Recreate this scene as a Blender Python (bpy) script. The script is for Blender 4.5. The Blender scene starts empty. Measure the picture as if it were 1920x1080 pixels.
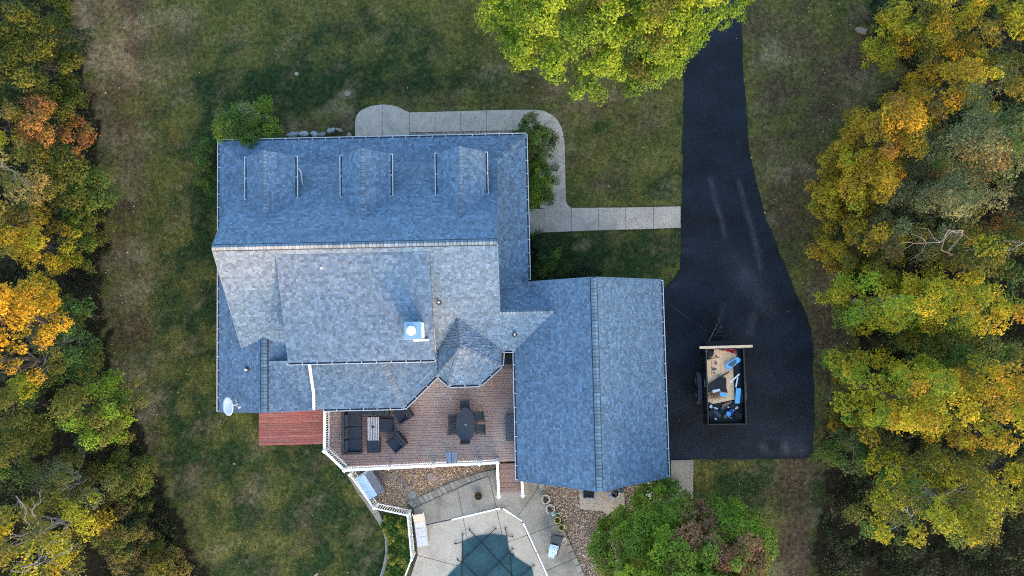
import bpy, math, random
import numpy as np
from mathutils import Vector, Matrix

random.seed(7)
rng = np.random.default_rng(11)
SC = bpy.context.scene
COL = SC.collection
R = math.radians

# ------------------------------------------------------------------ camera
CAM_H = 42.0
FPX = 1330.0                       # focal length in pixels of a 1920 wide frame
TILT = math.atan(79.0 / FPX)       # the drone camera is not quite plumb
cd = bpy.data.cameras.new("camera")
cam = bpy.data.objects.new("camera", cd)
COL.objects.link(cam)
cam.location = (0, 0, CAM_H)
cam.rotation_euler = (TILT, 0, 0)
cd.sensor_width = 36.0
cd.lens = 36.0 * FPX / 1920.0
cd.clip_start = 0.5
cd.clip_end = 2000
SC.camera = cam
SC.render.resolution_x, SC.render.resolution_y = 1024, 576

# ------------------------------------------------------------------ light
SUN_EL = 11.0
SUN_AZ = 157.0                     # clockwise from +Y (image top)
world = bpy.data.worlds.new("World")
SC.world = world
world.use_nodes = True
wn = world.node_tree.nodes
wl = world.node_tree.links
sky = wn.new("ShaderNodeTexSky")
sky.sky_type = 'NISHITA'
sky.sun_disc = False
sky.sun_elevation = R(SUN_EL)
sky.sun_rotation = R(SUN_AZ)
sky.altitude = 200
sky.air_density = 1.0
sky.dust_density = 2.2
sky.ozone_density = 1.0
wl.new(sky.outputs[0], wn["Background"].inputs[0])
wn["Background"].inputs[1].default_value = 0.15
sd = bpy.data.lights.new("sun", 'SUN')
sd.energy = 2.5
sd.angle = R(0.53)
sd.color = (1.0, 0.38, 0.10)
sun = bpy.data.objects.new("sun", sd)
COL.objects.link(sun)
sv = Vector((math.sin(R(SUN_AZ)) * math.cos(R(SUN_EL)), math.cos(R(SUN_AZ)) * math.cos(R(SUN_EL)), math.sin(R(SUN_EL))))
sun.rotation_euler = sv.to_track_quat('Z', 'Y').to_euler()
sun.location = sv * 120
vs = SC.view_settings
SC.display_settings.display_device = 'sRGB'
vs.view_transform = 'Standard'
vs.look = 'None'
vs.gamma = 1.0
vs.exposure = 2.75
vs.use_curve_mapping = False
SC.cycles.max_bounces = 6
SC.cycles.transparent_max_bounces = 8
SC.cycles.use_denoising = False
SC.cycles.filter_width = 1.1

# ------------------------------------------------------------------ where things stand
def P(px, py, z=0.0):
    """photo pixel (1920x1080) seen at height z -> world x, y (survey of the photograph)"""
    x = (px - 960) / FPX
    y = -(py - 540) / FPX
    c, s = math.cos(TILT), math.sin(TILT)
    dz = s * y - c
    t = (CAM_H - z) / (-dz)
    return (x * t, (c * y + s) * t)

HA = R(1.25)                        # the house is turned a little
def U(px, py, z=0.0):
    """photo pixel -> house frame"""
    X, Y = P(px, py, z)
    return (X * math.cos(HA) + Y * math.sin(HA), -X * math.sin(HA) + Y * math.cos(HA))

def PP(pts, z=0.0):
    return [P(a, b, z) for a, b in pts]

# ------------------------------------------------------------------ materials
MATS = {}
def mat(name, col, rough=0.8, var=0.12, scale=6.0, bump=0.0, bscale=40.0, metal=0.0, attr=False, rnd=0.0,
        stretch=None, col2=None, c2scale=1.0, c2lo=0.45, c2hi=0.6, transl=0.0, spec=0.3, coords='Object'):
    m = bpy.data.materials.new(name)
    m.use_nodes = True
    nt = m.node_tree
    N, L = nt.nodes, nt.links
    b = N["Principled BSDF"]
    b.inputs["Roughness"].default_value = rough
    b.inputs["Metallic"].default_value = metal
    b.inputs["Specular IOR Level"].default_value = spec
    tc = N.new("ShaderNodeTexCoord")
    vec = tc.outputs[coords]
    if stretch:
        mp = N.new("ShaderNodeMapping")
        mp.inputs["Scale"].default_value = stretch
        L.new(vec, mp.inputs[0])
        vec = mp.outputs[0]
    def mixc(a, bb, fac, mode='MIX'):
        x = N.new("ShaderNodeMix")
        x.data_type = 'RGBA'
        x.blend_type = mode
        for s, v in ((x.inputs[6], a), (x.inputs[7], bb), (x.inputs[0], fac)):
            if hasattr(v, "is_linked") or hasattr(v, "links"):
                L.new(v, s)
            elif isinstance(v, (int, float)):
                s.default_value = v
            else:
                s.default_value = (*v, 1)
        return x.outputs[2]
    if attr:
        at = N.new("ShaderNodeAttribute")
        at.attribute_name = "Col"
        c = at.outputs["Color"]
        if col is not None:
            c = mixc(c, col, 1.0, 'MULTIPLY')
    else:
        rg = N.new("ShaderNodeRGB")
        rg.outputs[0].default_value = (*col, 1)
        c = rg.outputs[0]
    if col2:
        n2 = N.new("ShaderNodeTexNoise")
        n2.inputs["Scale"].default_value = c2scale
        n2.inputs["Detail"].default_value = 6
        L.new(vec, n2.inputs["Vector"])
        rp = N.new("ShaderNodeMapRange")
        rp.inputs["From Min"].default_value = c2lo
        rp.inputs["From Max"].default_value = c2hi
        L.new(n2.outputs["Fac"], rp.inputs["Value"])
        c = mixc(c, col2, rp.outputs[0])
    if var > 0:
        no = N.new("ShaderNodeTexNoise")
        no.inputs["Scale"].default_value = scale
        no.inputs["Detail"].default_value = 8
        no.inputs["Roughness"].default_value = 0.65
        L.new(vec, no.inputs["Vector"])
        mr = N.new("ShaderNodeMapRange")
        mr.inputs["From Min"].default_value = 0.3
        mr.inputs["From Max"].default_value = 0.7
        mr.inputs["To Min"].default_value = 1 - var
        mr.inputs["To Max"].default_value = 1 + var
        L.new(no.outputs["Fac"], mr.inputs["Value"])
        vm = N.new("ShaderNodeVectorMath")
        vm.operation = 'SCALE'
        L.new(c, vm.inputs[0])
        L.new(mr.outputs[0], vm.inputs["Scale"])
        c = vm.outputs[0]
    if rnd > 0:
        oi = N.new("ShaderNodeObjectInfo")
        m2 = N.new("ShaderNodeMapRange")
        m2.inputs["To Min"].default_value = 1 - rnd
        m2.inputs["To Max"].default_value = 1 + rnd
        L.new(oi.outputs["Random"], m2.inputs["Value"])
        v2 = N.new("ShaderNodeVectorMath")
        v2.operation = 'SCALE'
        L.new(c, v2.inputs[0])
        L.new(m2.outputs[0], v2.inputs["Scale"])
        c = v2.outputs[0]
    L.new(c, b.inputs["Base Color"])
    if bump > 0:
        bn = N.new("ShaderNodeTexNoise")
        bn.inputs["Scale"].default_value = bscale
        bn.inputs["Detail"].default_value = 5
        L.new(vec, bn.inputs["Vector"])
        bu = N.new("ShaderNodeBump")
        bu.inputs["Strength"].default_value = bump
        bu.inputs["Distance"].default_value = 0.02
        L.new(bn.outputs["Fac"], bu.inputs["Height"])
        L.new(bu.outputs[0], b.inputs["Normal"])
    if transl > 0:
        tr = N.new("ShaderNodeBsdfTranslucent")
        L.new(c, tr.inputs["Color"])
        ms = N.new("ShaderNodeMixShader")
        ms.inputs[0].default_value = transl
        L.new(b.outputs[0], ms.inputs[1])
        L.new(tr.outputs[0], ms.inputs[2])
        L.new(ms.outputs[0], N["Material Output"].inputs[0])
    MATS[name] = m
    return m

M = MATS
mat("shingle", (0.092, 0.150, 0.224), 0.85, 0.14, 9, 0.35, 90, attr=True, spec=0.25)
mat("shingle_cap", (0.108, 0.158, 0.218), 0.85, 0.14, 9, 0.35, 90, rnd=0.28, spec=0.25)
mat("roof_felt_and_shade", (0.018, 0.028, 0.042), 0.95, 0.2, 5)  # felt of the roof planes, also the shadow strips under the ridge caps
mat("rake_blue", (0.085, 0.14, 0.205), 0.8, 0.1, 4)
mat("white_trim", (0.80, 0.80, 0.80), 0.45, 0.05, 3, col2=(0.66, 0.66, 0.64), c2scale=1.5, c2lo=0.55, c2hi=0.75)
mat("gutter_white", (0.42, 0.47, 0.52), 0.5, 0.06, 3)
mat("gutter_shade_debris", (0.055, 0.07, 0.09), 0.9, 0.4, 8)  # trough floor darkened for the shade inside it, with some leaf dirt
mat("siding", (0.55, 0.54, 0.50), 0.7, 0.06, 3, rnd=0.03)
mat("glass", (0.03, 0.04, 0.05), 0.08, 0.0, spec=0.6)
mat("chimney_metal", (0.20, 0.34, 0.47), 0.4, 0.08, 5, metal=0.2)
mat("chimney_white", (0.80, 0.80, 0.79), 0.5, 0.05, 4)
mat("pipe_black", (0.02, 0.02, 0.022), 0.6, 0.2, 6)
mat("pipe_pale", (0.5, 0.5, 0.52), 0.5, 0.1, 6)
mat("dish_grey", (0.55, 0.57, 0.60), 0.4, 0.06, 4)
mat("deck_board", (0.275, 0.182, 0.158), 0.7, 0.07, 2.0, 0.0, rnd=0.06,
    col2=(0.32, 0.25, 0.225), c2scale=0.36, c2lo=0.44, c2hi=0.66)
mat("stair_board", (0.23, 0.15, 0.13), 0.7, 0.14, 3, 0.2, 25, rnd=0.1, stretch=(0.35, 6, 6))
mat("red_board", (0.26, 0.082, 0.076), 0.75, 0.18, 3.0, 0.3, 20, rnd=0.16, stretch=(0.5, 7, 7),
    col2=(0.23, 0.14, 0.10), c2scale=1.3, c2lo=0.50, c2hi=0.66)
mat("under_wood", (0.10, 0.07, 0.05), 0.9, 0.2, 4)
mat("wicker", (0.028, 0.030, 0.036), 0.7, 0.3, 30, 0.5, 60)
mat("cushion", (0.022, 0.028, 0.042), 0.95, 0.15, 12, 0.2, 40, rnd=0.1)
mat("table_dark", (0.028, 0.034, 0.046), 0.5, 0.25, 9, 0.2, 60)
mat("chair_mesh", (0.045, 0.055, 0.062), 0.8, 0.25, 14, 0.3, 60)
mat("slat_grey", (0.36, 0.36, 0.37), 0.6, 0.12, 4, rnd=0.06, stretch=(6, 0.5, 6))
mat("slat_blue", (0.17, 0.25, 0.37), 0.6, 0.12, 4, rnd=0.08)
mat("resin_box", (0.055, 0.068, 0.085), 0.6, 0.15, 6, rnd=0.08)
mat("walk_slab", (0.295, 0.29, 0.285), 0.9, 0.14, 2.0, 0.3, 60, rnd=0.05, col2=(0.23, 0.225, 0.22), c2scale=0.9, c2lo=0.5, c2hi=0.7)
mat("patio_outer", (0.255, 0.23, 0.195), 0.85, 0.13, 1.2, 0.06, 25, rnd=0.05, col2=(0.165, 0.15, 0.13), c2scale=0.8, c2lo=0.47, c2hi=0.66)
mat("patio_inner", (0.375, 0.33, 0.27), 0.85, 0.10, 1.5, 0.05, 25, rnd=0.04, col2=(0.30, 0.265, 0.22), c2scale=0.7, c2lo=0.5, c2hi=0.68)
mat("patio_base", (0.07, 0.065, 0.06), 0.95, 0.2, 3)
mat("edge_stone", (0.215, 0.198, 0.17), 0.9, 0.2, 5, 0.4, 30, rnd=0.22)
mat("flagstone", (0.20, 0.155, 0.135), 0.9, 0.2, 5, 0.4, 30, rnd=0.3)
mat("boulder", (0.23, 0.25, 0.28), 0.9, 0.28, 3, 0.5, 12, rnd=0.25)
mat("pale_stone", (0.25, 0.205, 0.165), 0.9, 0.25, 3, 0.5, 12, rnd=0.2)
mat("pebble", None, 0.8, 0.1, 10, attr=True)
mat("gravel_base", (0.16, 0.11, 0.07), 0.95, 0.4, 14)
mat("concrete_wall", (0.22, 0.20, 0.165), 0.9, 0.16, 2, 0.3, 30)
mat("drain_white", (0.82, 0.82, 0.80), 0.5, 0.05, 4)
mat("pool_cover", (0.0085, 0.043, 0.058), 0.75, 0.14, 1.6, 0.25, 50, col2=(0.012, 0.056, 0.072), c2scale=1.2)
mat("strap", (0.004, 0.010, 0.014), 0.8, 0.1, 5)
mat("lounger_white", (0.50, 0.49, 0.48), 0.6, 0.06, 4, rnd=0.04)
mat("lounger_tan", (0.46, 0.36, 0.29), 0.7, 0.08, 4)
mat("rust", (0.10, 0.042, 0.03), 0.9, 0.4, 8, 0.4, 30)
mat("soil", (0.035, 0.026, 0.018), 1.0, 0.4, 14, 0.5, 30)
mat("pot_brown", (0.11, 0.075, 0.065), 0.7, 0.15, 6)
mat("pot_rim", (0.46, 0.40, 0.35), 0.7, 0.1, 6)
mat("pot_yellow", (0.55, 0.48, 0.13), 0.6, 0.1, 6)
mat("mint", (0.22, 0.42, 0.34), 0.5, 0.1, 6)
mat("sling_navy", (0.02, 0.03, 0.045), 0.8, 0.15, 8)
mat("cloth_blue", (0.40, 0.52, 0.60), 0.85, 0.15, 6, 0.3, 12)
mat("lid_blue", (0.36, 0.47, 0.58), 0.5, 0.06, 3)
mat("lid_grey", (0.13, 0.14, 0.17), 0.6, 0.08, 3)
mat("tarp_grey", (0.15, 0.18, 0.22), 0.6, 0.25, 5, 0.4, 10)
mat("trailer_black", (0.004, 0.0045, 0.006), 0.5, 0.25, 5, 0.15, 20)
mat("trailer_edge", (0.03, 0.03, 0.033), 0.55, 0.3, 8)
mat("trailer_floor", (0.03, 0.026, 0.024), 0.9, 0.3, 4)
mat("tyre", (0.010, 0.010, 0.011), 0.85, 0.2, 10)
mat("rim_grey", (0.25, 0.26, 0.27), 0.4, 0.1, 6, metal=0.6)
mat("fender_blue", (0.028, 0.04, 0.065), 0.45, 0.15, 6)
mat("plywood", (0.62, 0.42, 0.25), 0.8, 0.12, 2.0, 0.15, 30, rnd=0.08, stretch=(1, 5, 1), col2=(0.42, 0.25, 0.13), c2scale=1.6, c2lo=0.62, c2hi=0.7)
mat("lumber", (0.60, 0.46, 0.32), 0.8, 0.1, 3, 0.1, 30)
mat("foam_blue", (0.10, 0.36, 0.62), 0.6, 0.08, 4)
mat("foam_pale", (0.55, 0.62, 0.70), 0.6, 0.08, 4)
mat("plastic_blue", (0.02, 0.05, 0.30), 0.35, 0.15, 6)
mat("plastic_black", (0.010, 0.011, 0.013), 0.4, 0.2, 5, 0.3, 10)
mat("plastic_grey", (0.06, 0.075, 0.09), 0.5, 0.2, 6)
mat("red_bag", (0.32, 0.03, 0.035), 0.6, 0.25, 6, 0.3, 14)
mat("straw", (0.20, 0.12, 0.07), 0.9, 0.3, 8)
mat("bark", (0.055, 0.046, 0.038), 0.95, 0.3, 5, 0.6, 14, stretch=(3, 3, 0.7))
mat("bark_pale", (0.17, 0.155, 0.135), 0.95, 0.25, 5, 0.5, 14, stretch=(3, 3, 0.7))
mat("leaf", None, 0.7, 0.0, attr=True, transl=0.30, spec=0.2)
mat("blade", None, 0.85, 0.0, attr=True, transl=0.15, spec=0.1)
mat("litter", None, 0.9, 0.0, attr=True)
mat("cable", (0.06, 0.055, 0.05), 0.8, 0.1, 5)

# ------------------------------------------------------------------ helpers
def link(name, me, m=None, parent=None, kind=None):
    o = bpy.data.objects.new(name, me)
    COL.objects.link(o)
    if m is not None and me is not None:
        for mm in (m if isinstance(m, (list, tuple)) else [m]):
            me.materials.append(MATS[mm] if isinstance(mm, str) else mm)
    if parent:
        o.parent = parent
    if kind:
        o["kind"] = kind
    return o

def tag(o, label=None, cat=None, group=None, kind=None):
    if label: o["label"] = label
    if cat: o["category"] = cat
    if group: o["group"] = group
    if kind: o["kind"] = kind
    return o

def thing(name, label, cat, loc=(0, 0, 0), rz=0.0, group=None):
    o = bpy.data.objects.new(name, None)
    o.empty_display_size = 0.3
    COL.objects.link(o)
    o.location = loc
    o.rotation_euler = (0, 0, rz)
    return tag(o, label, cat, group)

def dup(root, loc, rz, label=None, group=None):
    r = root.copy(); COL.objects.link(r)
    r.location = loc; r.rotation_euler = (0, 0, rz)
    if label: r["label"] = label
    if group: r["group"] = group
    for ch in list(root.children):
        c = ch.copy(); COL.objects.link(c); c.parent = r
        for g in list(ch.children):
            d = g.copy(); COL.objects.link(d); d.parent = c
    return r

class MB:
    def __init__(self):
        self.v = []; self.f = []; self.mi = []
    def add(self, vs_, fs_, mi=0):
        k = len(self.v)
        self.v += [tuple(p) for p in vs_]
        self.f += [tuple(i + k for i in f) for f in fs_]
        self.mi += [mi] * len(fs_)
        return self
    def box(self, c, s, rz=0.0, mi=0, M4=None):
        hx, hy, hz = s[0] / 2, s[1] / 2, s[2] / 2
        ca, sa = math.cos(rz), math.sin(rz)
        vs_ = []
        for z in (-hz, hz):
            for x, y in ((-hx, -hy), (hx, -hy), (hx, hy), (-hx, hy)):
                p = (c[0] + x * ca - y * sa, c[1] + x * sa + y * ca, c[2] + z)
                if M4 is not None:
                    p = tuple(M4 @ Vector(p))
                vs_.append(p)
        return self.add(vs_, [(3, 2, 1, 0), (4, 5, 6, 7), (0, 1, 5, 4), (1, 2, 6, 5), (2, 3, 7, 6), (3, 0, 4, 7)], mi)
    def bar(self, p, q, w, h, mi=0):
        """box from p to q, w wide sideways, h high, centred on the line"""
        p, q = Vector(p), Vector(q)
        d = (q - p).normalized()
        s = d.cross(Vector((0, 0, 1)))
        s = Vector((1, 0, 0)) if s.length < 1e-5 else s.normalized()
        u = s.cross(d).normalized()
        vs_ = []
        for e in (p, q):
            for a, b in ((-1, -1), (1, -1), (1, 1), (-1, 1)):
                vs_.append(e + s * (a * w / 2) + u * (b * h / 2))
        return self.add(vs_, [(0, 1, 2, 3), (7, 6, 5, 4), (0, 4, 5, 1), (1, 5, 6, 2), (2, 6, 7, 3), (3, 7, 4, 0)], mi)
    def prism(self, poly, z0, z1, mi=0, ch=0.0):
        a = sum(poly[i][0] * poly[(i + 1) % len(poly)][1] - poly[(i + 1) % len(poly)][0] * poly[i][1] for i in range(len(poly)))
        if a < 0: poly = poly[::-1]
        n = len(poly)
        rings = [(poly, z0)]
        if ch > 0:
            rings.append((poly, z1 - ch))
            rings.append((inset(poly, ch), z1))
        else:
            rings.append((poly, z1))
        vs_ = [(x, y, z) for pl, z in rings for x, y in pl]
        fs_ = [tuple(range(n))[::-1]]
        for r in range(len(rings) - 1):
            for i in range(n):
                j = (i + 1) % n
                fs_.append((r * n + i, r * n + j, (r + 1) * n + j, (r + 1) * n + i))
        fs_.append(tuple((len(rings) - 1) * n + i for i in range(n)))
        return self.add(vs_, fs_, mi)
    def tube(self, pts, rad, n=6, mi=0):
        pts = [Vector(p) for p in pts]
        if not isinstance(rad, (list, tuple)): rad = [rad] * len(pts)
        vs_, fs_ = [], []
        for i, p in enumerate(pts):
            d = (pts[min(i + 1, len(pts) - 1)] - pts[max(i - 1, 0)])
            d = d.normalized() if d.length > 1e-9 else Vector((0, 0, 1))
            s = d.cross(Vector((0.13, 0.07, 1)))
            s = Vector((1, 0, 0)) if s.length < 1e-4 else s.normalized()
            u = s.cross(d)
            for k in range(n):
                a = 2 * math.pi * k / n
                vs_.append(p + (s * math.cos(a) + u * math.sin(a)) * rad[i])
        for i in range(len(pts) - 1):
            for k in range(n):
                fs_.append((i * n + k, i * n + (k + 1) % n, (i + 1) * n + (k + 1) % n, (i + 1) * n + k))
        fs_.append(tuple(range(n))[::-1]); fs_.append(tuple((len(pts) - 1) * n + k for k in range(n)))
        return self.add(vs_, fs_, mi)
    def lathe(self, prof, c=(0, 0, 0), n=20, mi=0, sx=1.0, sy=1.0):
        vs_, fs_ = [], []
        for r, z in prof:
            for k in range(n):
                a = 2 * math.pi * k / n
                vs_.append((c[0] + r * sx * math.cos(a), c[1] + r * sy * math.sin(a), c[2] + z))
        for i in range(len(prof) - 1):
            for k in range(n):
                fs_.append((i * n + k, i * n + (k + 1) % n, (i + 1) * n + (k + 1) % n, (i + 1) * n + k))
        fs_.append(tuple(range(n))[::-1]); fs_.append(tuple((len(prof) - 1) * n + k for k in range(n)))
        return self.add(vs_, fs_, mi)
    def mesh(self, name, bevel=0.0):
        me = bpy.data.meshes.new(name)
        me.from_pydata(self.v, [], self.f)
        me.polygons.foreach_set("material_index", self.mi)
        me.update()
        return me
    def build(self, name, m, parent=None, kind=None, bevel=0.0, smooth=False, loc=None, rz=0.0):
        me = self.mesh(name)
        o = link(name, me, m, parent, kind)
        if smooth:
            me.polygons.foreach_set("use_smooth", [True] * len(me.polygons))
        if bevel > 0:
            b = o.modifiers.new("soft_edges", 'BEVEL')
            b.width = bevel; b.segments = 2; b.limit_method = 'ANGLE'
        if loc is not None:
            o.location = loc
            o.rotation_euler = (0, 0, rz)
        return o

def inset(poly, d):
    a = sum(poly[i][0] * poly[(i + 1) % len(poly)][1] - poly[(i + 1) % len(poly)][0] * poly[i][1] for i in range(len(poly)))
    if a < 0: poly = poly[::-1]
    out = []
    n = len(poly)
    for i in range(n):
        p0, p1, p2 = Vector(poly[i - 1]), Vector(poly[i]), Vector(poly[(i + 1) % n])
        e1 = (p1 - p0).normalized(); e2 = (p2 - p1).normalized()
        n1 = Vector((-e1.y, e1.x)); n2 = Vector((-e2.y, e2.x))
        b = n1 + n2
        if b.length < 1e-6: b = n1
        b.normalize()
        k = max(0.4, b.dot(n1))
        out.append(tuple(p1 + b * (d / k)))
    return out

def np_mesh(name, V, nper, m, parent=None, kind=None, col=None):
    """V: (N, nper, 3) separate little faces; col: (N, 3)"""
    N = len(V)
    me = bpy.data.meshes.new(name)
    me.vertices.add(N * nper)
    me.vertices.foreach_set("co", np.ascontiguousarray(V, dtype=np.float32).ravel())
    me.loops.add(N * nper)
    me.loops.foreach_set("vertex_index", np.arange(N * nper, dtype=np.int32))
    me.polygons.add(N)
    me.polygons.foreach_set("loop_start", np.arange(0, N * nper, nper, dtype=np.int32))
    me.update(calc_edges=True)
    if col is not None:
        set_col(me, np.repeat(col, nper, axis=0))
    return link(name, me, m, parent, kind)

def set_col(me, c):
    ca = me.color_attributes.new("Col", 'FLOAT_COLOR', 'POINT')
    cc = np.ones((len(c), 4), dtype=np.float32)
    cc[:, :3] = c
    ca.data.foreach_set("color", cc.ravel())

def in_poly(X, Y, poly):
    X = np.asarray(X); Y = np.asarray(Y)
    ins = np.zeros(X.shape, bool)
    n = len(poly)
    for i in range(n):
        x1, y1 = poly[i]; x2, y2 = poly[(i + 1) % n]
        c = ((y1 > Y) != (y2 > Y))
        with np.errstate(divide='ignore', invalid='ignore'):
            xi = (x2 - x1) * (Y - y1) / (y2 - y1 + 1e-12) + x1
        ins ^= c & (X < xi)
    return ins

def fbm(X, Y, seed, base=0.15, octs=4):
    """cheap smooth noise from summed sines, about -1..1"""
    r = np.random.default_rng(seed)
    out = np.zeros(np.shape(X)); amp = 1.0; tot = 0
    fq = base
    for _ in range(octs):
        for _k in range(4):
            a = r.uniform(0, 2 * math.pi); ph = r.uniform(0, 6.28)
            q = fq * r.uniform(0.7, 1.4)
            out += amp * np.sin((X * math.cos(a) + Y * math.sin(a)) * q * 6.28 + ph) / 2.2
        tot += amp; amp *= 0.6; fq *= 2.1
    return out / tot

# ------------------------------------------------------------------ the ground
driveway_px = [(1283, -40), (1282, 100), (1281, 200), (1280, 300), (1277, 400), (1277, 470), (1273, 505), (1262, 525), (1243, 545),
               (1228, 560), (1228, 862), (1500, 860), (1515, 859), (1522, 853), (1525, 840), (1526, 800), (1526, 720), (1524, 660), (1520, 615),
               (1505, 575), (1480, 520), (1455, 460), (1440, 420), (1422, 360), (1408, 300), (1401, 240), (1395, 150), (1390, 60), (1385, -40)]
gravel_left_px = [(648, 884), (655, 868), (935, 868), (935, 884), (905, 886), (870, 897), (800, 927), (763, 945), (768, 962), (708, 948), (700, 945)]
gravel_right_px = [(1008, 890), (1235, 880), (1240, 935), (1180, 970), (1160, 1090), (1098, 1090), (1058, 985), (1020, 915)]
bed_px = [(716, 985), (722, 966), (768, 972), (774, 1050), (756, 1095), (716, 1095), (729, 1050), (729, 1010)]
patio_px = [(772, 950), (805, 936), (840, 920), (880, 902), (934, 882), (1010, 895), (1020, 915), (1058, 990), (1098, 1095), (760, 1095), (781, 1040)]

# tones of the lawn: (px, py, radius x, radius y, amount)   dirt / lush
DIRT = [(160, 40, 75, 120, 1.0), (190, 230, 60, 140, .95), (225, 440, 50, 100, .8), (270, 110, 50, 110, .6), (250, 300, 40, 60, .4), (230, 600, 60, 120, .75), (250, 740, 60, 80, .7), (255, 840, 35, 50, .9),
        (300, 60, 90, 90, .45), (330, 960, 60, 120, .35), (1500, 120, 110, 160, .55), (1480, 400, 60, 90, .7), (1550, 560, 45, 120, 1.0), (1565, 700, 40, 160, 1.1), (1480, 300, 60, 100, .5),
        (1490, 960, 42, 150, .9), (1460, 1060, 50, 90, .8), (1500, 875, 40, 25, .8), (1115, 350, 26, 18, .9), (1090, 310, 50, 40, .35), (1200, 250, 60, 60, .3), (1050, 210, 90, 50, .4),
        (1130, 170, 120, 60, .5), (1090, 460, 13, 10, 1.2), (652, 176, 12, 8, 1.5), (630, 210, 35, 22, .6), (655, 235, 14, 26, .9), (820, 180, 70, 30, .4), (560, 240, 60, 14, .8),
        (700, 230, 60, 26, .3), (560, 1010, 100, 40, .25), (490, 900, 90, 50, .25), (1440, 60, 40, 120, .5), (1600, 150, 70, 70, .8), (1650, 60, 60, 50, .6), (430, 560, 14, 40, .3), (1280, 1, 20, 20, .4), (620, 50, 60, 40, .3), (960, 150, 70, 60, .35)]
LUSH = [(500, 960, 150, 110, .62), (330, 640, 60, 150, .35), (860, 120, 90, 60, .3), (430, 110, 50, 40, .5), (720, 120, 50, 25, .6), (590, 60, 40, 22, .5), (560, 100, 40, 20, .5), (640, 120, 45, 25, .6), (760, 90, 40, 30, .5), (510, 140, 60, 18, .5), (700, 160, 50, 16, .6), (520, 185, 110, 50, 1.0), (600, 130, 90, 45, .9), (680, 60, 60, 50, .7), (470, 230, 80, 60, .9), (380, 330, 50, 110, .8), (380, 480, 30, 120, .6), (370, 620, 40, 120, .55), (360, 780, 60, 70, .9),
        (440, 860, 90, 60, .6), (640, 960, 60, 110, .9), (600, 880, 70, 50, .5), (700, 1040, 30, 70, .6), (1180, 490, 110, 50, 1.1), (1060, 480, 60, 50, .8), (1240, 430, 40, 60, .6), (1370, 930, 90, 70, 1.0), (1440, 900, 50, 50, .6),
        (1590, 960, 80, 140, 1.0), (1620, 80, 60, 60, .5), (770, 160, 90, 40, .6), (660, 230, 60, 22, .5), (1240, 330, 30, 60, .5), (1170, 350, 60, 30, .3), (520, 1060, 70, 40, .3), (900, 170, 60, 40, .2), (1440, 420, 12, 60, .4)]
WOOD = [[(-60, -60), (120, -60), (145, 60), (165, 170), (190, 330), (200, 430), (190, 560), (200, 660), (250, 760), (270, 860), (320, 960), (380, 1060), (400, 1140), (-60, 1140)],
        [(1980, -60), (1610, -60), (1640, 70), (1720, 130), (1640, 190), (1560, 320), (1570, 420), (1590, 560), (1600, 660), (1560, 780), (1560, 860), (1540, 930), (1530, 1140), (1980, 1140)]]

def lawn_tones(X, Y):
    d = np.zeros(X.shape); l = np.zeros(X.shape)
    for src, dst in ((DIRT, d), (LUSH, l)):
        for px, py, rx, ry, a in src:
            cx, cy = P(px, py)
            wob = 1 + 0.35 * fbm(X, Y, int(px + py) % 97, 0.3, 2)
            q = ((X - cx) / (rx / 31.5)) ** 2 + ((Y - cy) / (ry / 31.5)) ** 2
            dst += a * np.exp(-q * wob)
    w = np.zeros(X.shape)
    jx = X + 0.6 * fbm(X, Y, 3, 0.3, 3); jy = Y + 0.6 * fbm(X, Y, 4, 0.3, 3)
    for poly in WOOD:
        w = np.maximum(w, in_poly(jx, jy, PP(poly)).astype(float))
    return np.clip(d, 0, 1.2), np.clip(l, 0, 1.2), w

def lawn_colour(X, Y, jitter=None):
    d, l, w = lawn_tones(X, Y)
    n1 = fbm(X, Y, 21, 0.12, 4); n2 = fbm(X, Y, 22, 0.5, 4); n3 = fbm(X, Y, 23, 1.6, 2); n4 = fbm(X, Y, 27, 0.35, 4)
    olive = np.array((0.100, 0.096, 0.026)); green = np.array((0.024, 0.042, 0.014)); tan = np.array((0.23, 0.178, 0.10))
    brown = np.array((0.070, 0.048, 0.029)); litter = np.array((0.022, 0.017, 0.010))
    blot = np.clip(fbm(X, Y, 33, 0.33, 4) * 2.0, -1, 1) * np.clip(l * 1.2, 0.10, .5)
    g = np.clip(0.20 + blot + 0.75 * l + 0.42 * n1 + 0.46 * n2 + 0.22 * n3, 0, 1)[..., None]
    c = olive * (1 - g) + green * g
    dd = np.clip(d * 0.85 + 0.55 * n4 + 0.2 * n3 - 0.06, 0, 1)[..., None]
    soil_mix = np.clip(0.5 + 0.9 * fbm(X, Y, 25, 0.22, 3) - .45 * (X > 11), 0, 1)[..., None]
    soil = tan * 0.75 * soil_mix + brown * (1 - soil_mix)
    c = c * (1 - dd) + soil * dd
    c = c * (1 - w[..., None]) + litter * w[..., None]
    c = c * (1 + 0.16 * n3[..., None])
    return np.clip(c, 0.005, 1)

xs = np.concatenate([[-600, -250, -120, -70, -45], np.arange(-34, 34.01, 0.2), [45, 70, 120, 250, 600]])
ys = np.concatenate([[-600, -250, -120, -60, -30], np.arange(-19, 26.01, 0.2), [36, 70, 120, 250, 600]])
GX, GY = np.meshgrid(xs, ys)
gz = 0.025 * fbm(GX, GY, 31, 0.25, 3)
outer_ = (np.abs(GX) > 36) | (GY > 28) | (GY < -21)
keep_flat = np.zeros(GX.shape, bool)
for poly, z in ((driveway_px, 0), (patio_px, 0), (gravel_left_px, 0), (gravel_right_px, 0)):
    keep_flat |= in_poly(GX, GY, inset(PP(poly), -0.7))
hx = GX * math.cos(HA) + GY * math.sin(HA); hy = -GX * math.sin(HA) + GY * math.cos(HA)
keep_flat |= (hx > -16.5) & (hx < 9) & (hy > -9) & (hy < 13.5)
keep_flat |= (GX > 0) & (GX < 11) & (GY > 2) & (GY < 14)
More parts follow.
